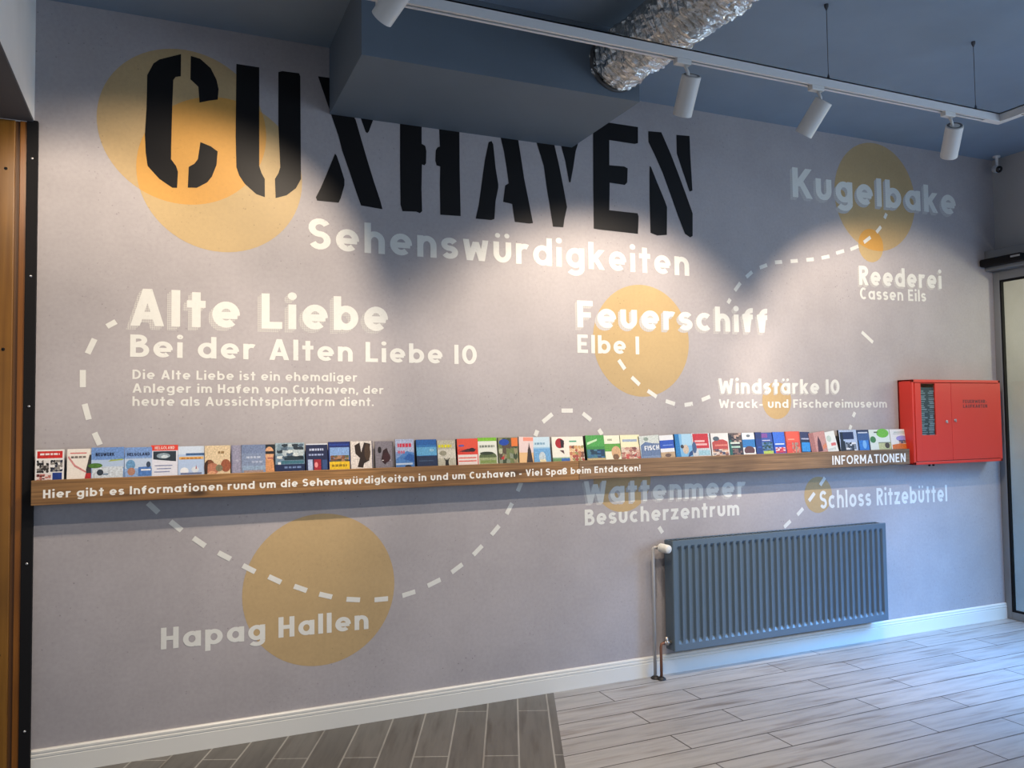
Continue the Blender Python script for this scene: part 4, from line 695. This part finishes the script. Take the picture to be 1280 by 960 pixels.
# ------------------------------------------------------------------ ceiling: track with spotlights, foil duct, wires
TY, TZ0, TZ1, TX1 = -1.33, 3.094, 3.138, 4.085
m_track = mat('white_track', (.60, .60, .60), .4); m_slot = mat('black_slot', (.01, .01, .01), .6)
trk = empty('lighting_track', (2.0, TY, TZ1), 'white L-shaped lighting track hung on thin wires below the blue ceiling', 'track')
def profile(mb, along, a0, a1, c):
    """U channel open at the bottom; c = centre of its width"""
    for o0, o1, z0, z1 in ((-.019, -.013, TZ0, TZ1), (.013, .019, TZ0, TZ1), (-.019, .019, TZ1-.006, TZ1), (-.013, -.006, TZ0, TZ0+.004), (.006, .013, TZ0, TZ0+.004)):
        if along == 'x': mb.box(a0, a1, c+o0, c+o1, z0, z1, m_track)
        else: mb.box(c+o0, c+o1, a0, a1, z0, z1, m_track)
b = MB(); profile(b, 'x', -.9, TX1+.019, TY); part(b, 'rail', trk)
b = MB(); b.box(-.9, TX1-.2, TY-.0128, TY+.0128, TZ0+.012, TZ1-.007, m_slot); part(b, 'conductor', trk)
b = MB(); profile(b, 'y', -5.0, TY-.019, TX1); part(b, 'rail', trk)
b = MB(); b.box(TX1-.0128, TX1+.0128, -5.0, TY-.2, TZ0+.012, TZ1-.007, m_slot); part(b, 'conductor', trk)
b = MB(); b.box(TX1-.12, TX1+.0195, TY-.0195, TY+.0195, TZ0-.001, TZ0+.005, m_track, .001); b.box(TX1-.0195, TX1+.0195, TY-.12, TY-.02, TZ0-.001, TZ0+.005, m_track, .001); part(b, 'corner_connector', trk)
m_wire = mat('steel_wire', (.10, .10, .11), .4, .8)
for x, y in ((2.892, TY), (3.908, TY), (.9, TY), (TX1, -3.4)):
    b = MB(); b.tube([(x, y, TZ1+.03), (x, y, ZC-.03)], .0016, m_wire, 8)
    b.lathe([(0, .006), (.018, .006), (.03, .002)], (x, y, TZ1-.001), (0, 0, 1), m_wire, 12); b.lathe([(0, .010), (.012, .010), (.028, .003)], (x, y, ZC), (0, 0, -1), m_wire, 14)
    part(b, 'suspension_wire', trk)

m_head = mat('white_lamp_enamel', (.62, .61, .59), .38); m_dark = mat('lamp_inside', (.08, .08, .08), .5)
em, nt, bb_, N, L = nodes('warm_bulb'); bb_.inputs['Emission Color'].default_value = (*SPOT_COL, 1); bb_.inputs['Emission Strength'].default_value = 12
def spotlight(x, aim, label, power=1.0, half=45, zc=3.035, ty=TY):
    d = Vector(aim).normalized(); c = Vector((x, ty, zc))          # c: upper end of the tube
    o = empty('track_spotlight', (x-.045, TY, TZ0), label, 'spotlight', 'white spotlights on the ceiling track')
    b = MB(); b.box(x-.085, x-.01, TY-.016, TY+.016, TZ0-.022, TZ0+.006, m_head, .003); part(b, 'adapter', o)
    b = MB(); b.tube([(x-.035, TY, TZ0-.02), (x-.02, TY, zc+.01), tuple(c+d*.03)], .007, m_head, 10); part(b, 'swivel_arm', o)
    R, Ln = .0425, .172
    b = MB(); b.lathe([(0.001, 0), (0, R-.004), (.003, R), (Ln, R), (Ln, R-.003), (.125, R-.004), (.125, 0)], c, d, m_head, 36); part(b, 'housing', o, sharp=True)
    b = MB(); b.lathe([(.004, 0), (-.0008, R-.010), (-.0008, R-.006)], c, d, m_dark, 30); part(b, 'end_cap_ring', o)
    b = MB(); b.lathe([(.128, R-.006), (.130, R-.012), (.131, 0)], c, d, em, 24); part(b, 'bulb', o)
    l = bpy.data.lights.new('spot_beam', 'SPOT'); l.energy = SPOT_W*power; l.color = SPOT_COL
    l.spot_size = math.radians(half*2+5); l.spot_blend = .52; l.shadow_soft_size = .012
    lo = bpy.data.objects.new('spot_beam', l); COL.objects.link(lo); lo.parent = o
    lo.location = c+d*(Ln+.004)-o.location; lo.rotation_euler = d.to_track_quat('-Z', 'Y').to_euler()
spotlight(.795, (-.37, .70, -.54), 'white track spotlight in front of the bulkhead, cut by the top of the photo', .9, 37, 3.12, TY-.13)
spotlight(2.105, (.10, .58, -.81), 'white track spotlight right below the silver duct', .72, 49)
spotlight(2.860, (-.20, .60, -.78), 'white track spotlight below the first hanging wire, tilted to the left', .62, 48)
spotlight(3.745, (.42, .57, -.74), 'white track spotlight nearest the corner of the track', 1.0, 47)
spotlight(-.55, (.05, .74, -.58), 'added white track spotlight, out of view at the far left end of the track', .5, 37)  # extra unseen spotlight, added to light the left part of the wall

# foil duct
m, nt, b_, N, L = nodes('crumpled_aluminium'); b_.inputs['Metallic'].default_value = 1.0; b_.inputs['Roughness'].default_value = .2
b_.inputs['Base Color'].default_value = (.64, .63, .60, 1)
tc = N('TexCoord'); n1 = N('TexNoise'); n1.inputs['Scale'].default_value = 13; n1.inputs['Detail'].default_value = 7; n1.inputs['Distortion'].default_value = 1.2
mp = N('Mapping'); mp.inputs['Scale'].default_value = (1, 2.6, 1); L(tc.outputs['Object'], mp.inputs[0]); L(mp.outputs[0], n1.inputs['Vector'])
bp = N('Bump'); bp.inputs['Strength'].default_value = 1.0; bp.inputs['Distance'].default_value = .02; L(n1.outputs['Fac'], bp.inputs['Height']); L(bp.outputs[0], b_.inputs['Normal'])
duct = empty('ventilation_duct', (2.075, -.745, 3.325), 'silver foil ventilation duct leaving the grey bulkhead below the ceiling', 'duct')
from mathutils import noise as mnoise
b = MB(); bm = b.bm; i0 = b.slot(m); rings = []
NS, SG = 240, 56
for k in range(NS+1):
    t = k/NS; y = -.745-t*3.2
    cx = 2.075+.02*math.sin(t*7)+.02*t; cz = 3.325+.006*math.sin(t*9)
    ring = []
    for j in range(SG):
        a = 2*PI*j/SG; p = Vector((math.cos(a)*2.2, y*9, math.sin(a)*2.2))
        r = .137+.0065*math.sin(y*2*PI/.043+a)+.014*(mnoise.noise(p*1.3))+.011*mnoise.noise(p*3.1+Vector((5, 1, 2)))
        ring.append(bm.verts.new((cx+r*math.cos(a), y, cz+r*math.sin(a))))
    rings.append(ring)
for k in range(NS):
    for j in range(SG):
        fc = bm.faces.new((rings[k][j], rings[k][(j+1) % SG], rings[k+1][(j+1) % SG], rings[k+1][j])); fc.material_index = i0; fc.smooth = False
part(b, 'foil_hose', duct)
b = MB(); b.lathe([(0, .146), (.018, .146), (.018, .138), (0, .138)], (2.075, -.743, 3.325), (0, -1, 0), m_dark, 40); part(b, 'collar', duct)

# security camera in the corner and sensor bar over the glass door
sc_ = empty('security_camera', (5.85, -.1, ZC), 'small white security camera in the ceiling corner above the glass door', 'security camera')
m_cam = mat('white_camera_plastic', (.6, .6, .6), .4); m_lens = mat('black_lens', (.01, .01, .012), .15)
b = MB(); b.lathe([(0, .026), (.010, .026), (.016, .012), (.06, .010), (.075, .010)], (5.825, -.09, ZC), (0, 0, -1), m_cam, 20); part(b, 'bracket', sc_)
b = MB(); b.lathe([(0, .0), (.003, .022), (.012, .028), (.055, .029), (.058, .027)], (5.838, -.055, ZC-.085), (-.25, -.90, -.36), m_cam, 24); part(b, 'housing', sc_)
b = MB(); b.lathe([(.0565, .0275), (.062, .026), (.070, .019), (.074, .010), (.075, 0)], (5.838, -.055, ZC-.085), (-.25, -.90, -.36), m_lens, 24); part(b, 'lens', sc_)
ms = empty('motion_sensor', (5.72, -.2, 2.69), 'black motion sensor bar over the glass door', 'sensor')
b = MB(); b.box(5.690, 5.768, -.335, -.012, 2.655, 2.712, m_rub, .012); part(b, 'housing', ms)
b = MB(); b.box(5.6885, 5.692, -.33, -.26, 2.685, 2.698, mat('grey_label', (.28, .29, .30), .5)); part(b, 'sensor_window', ms)
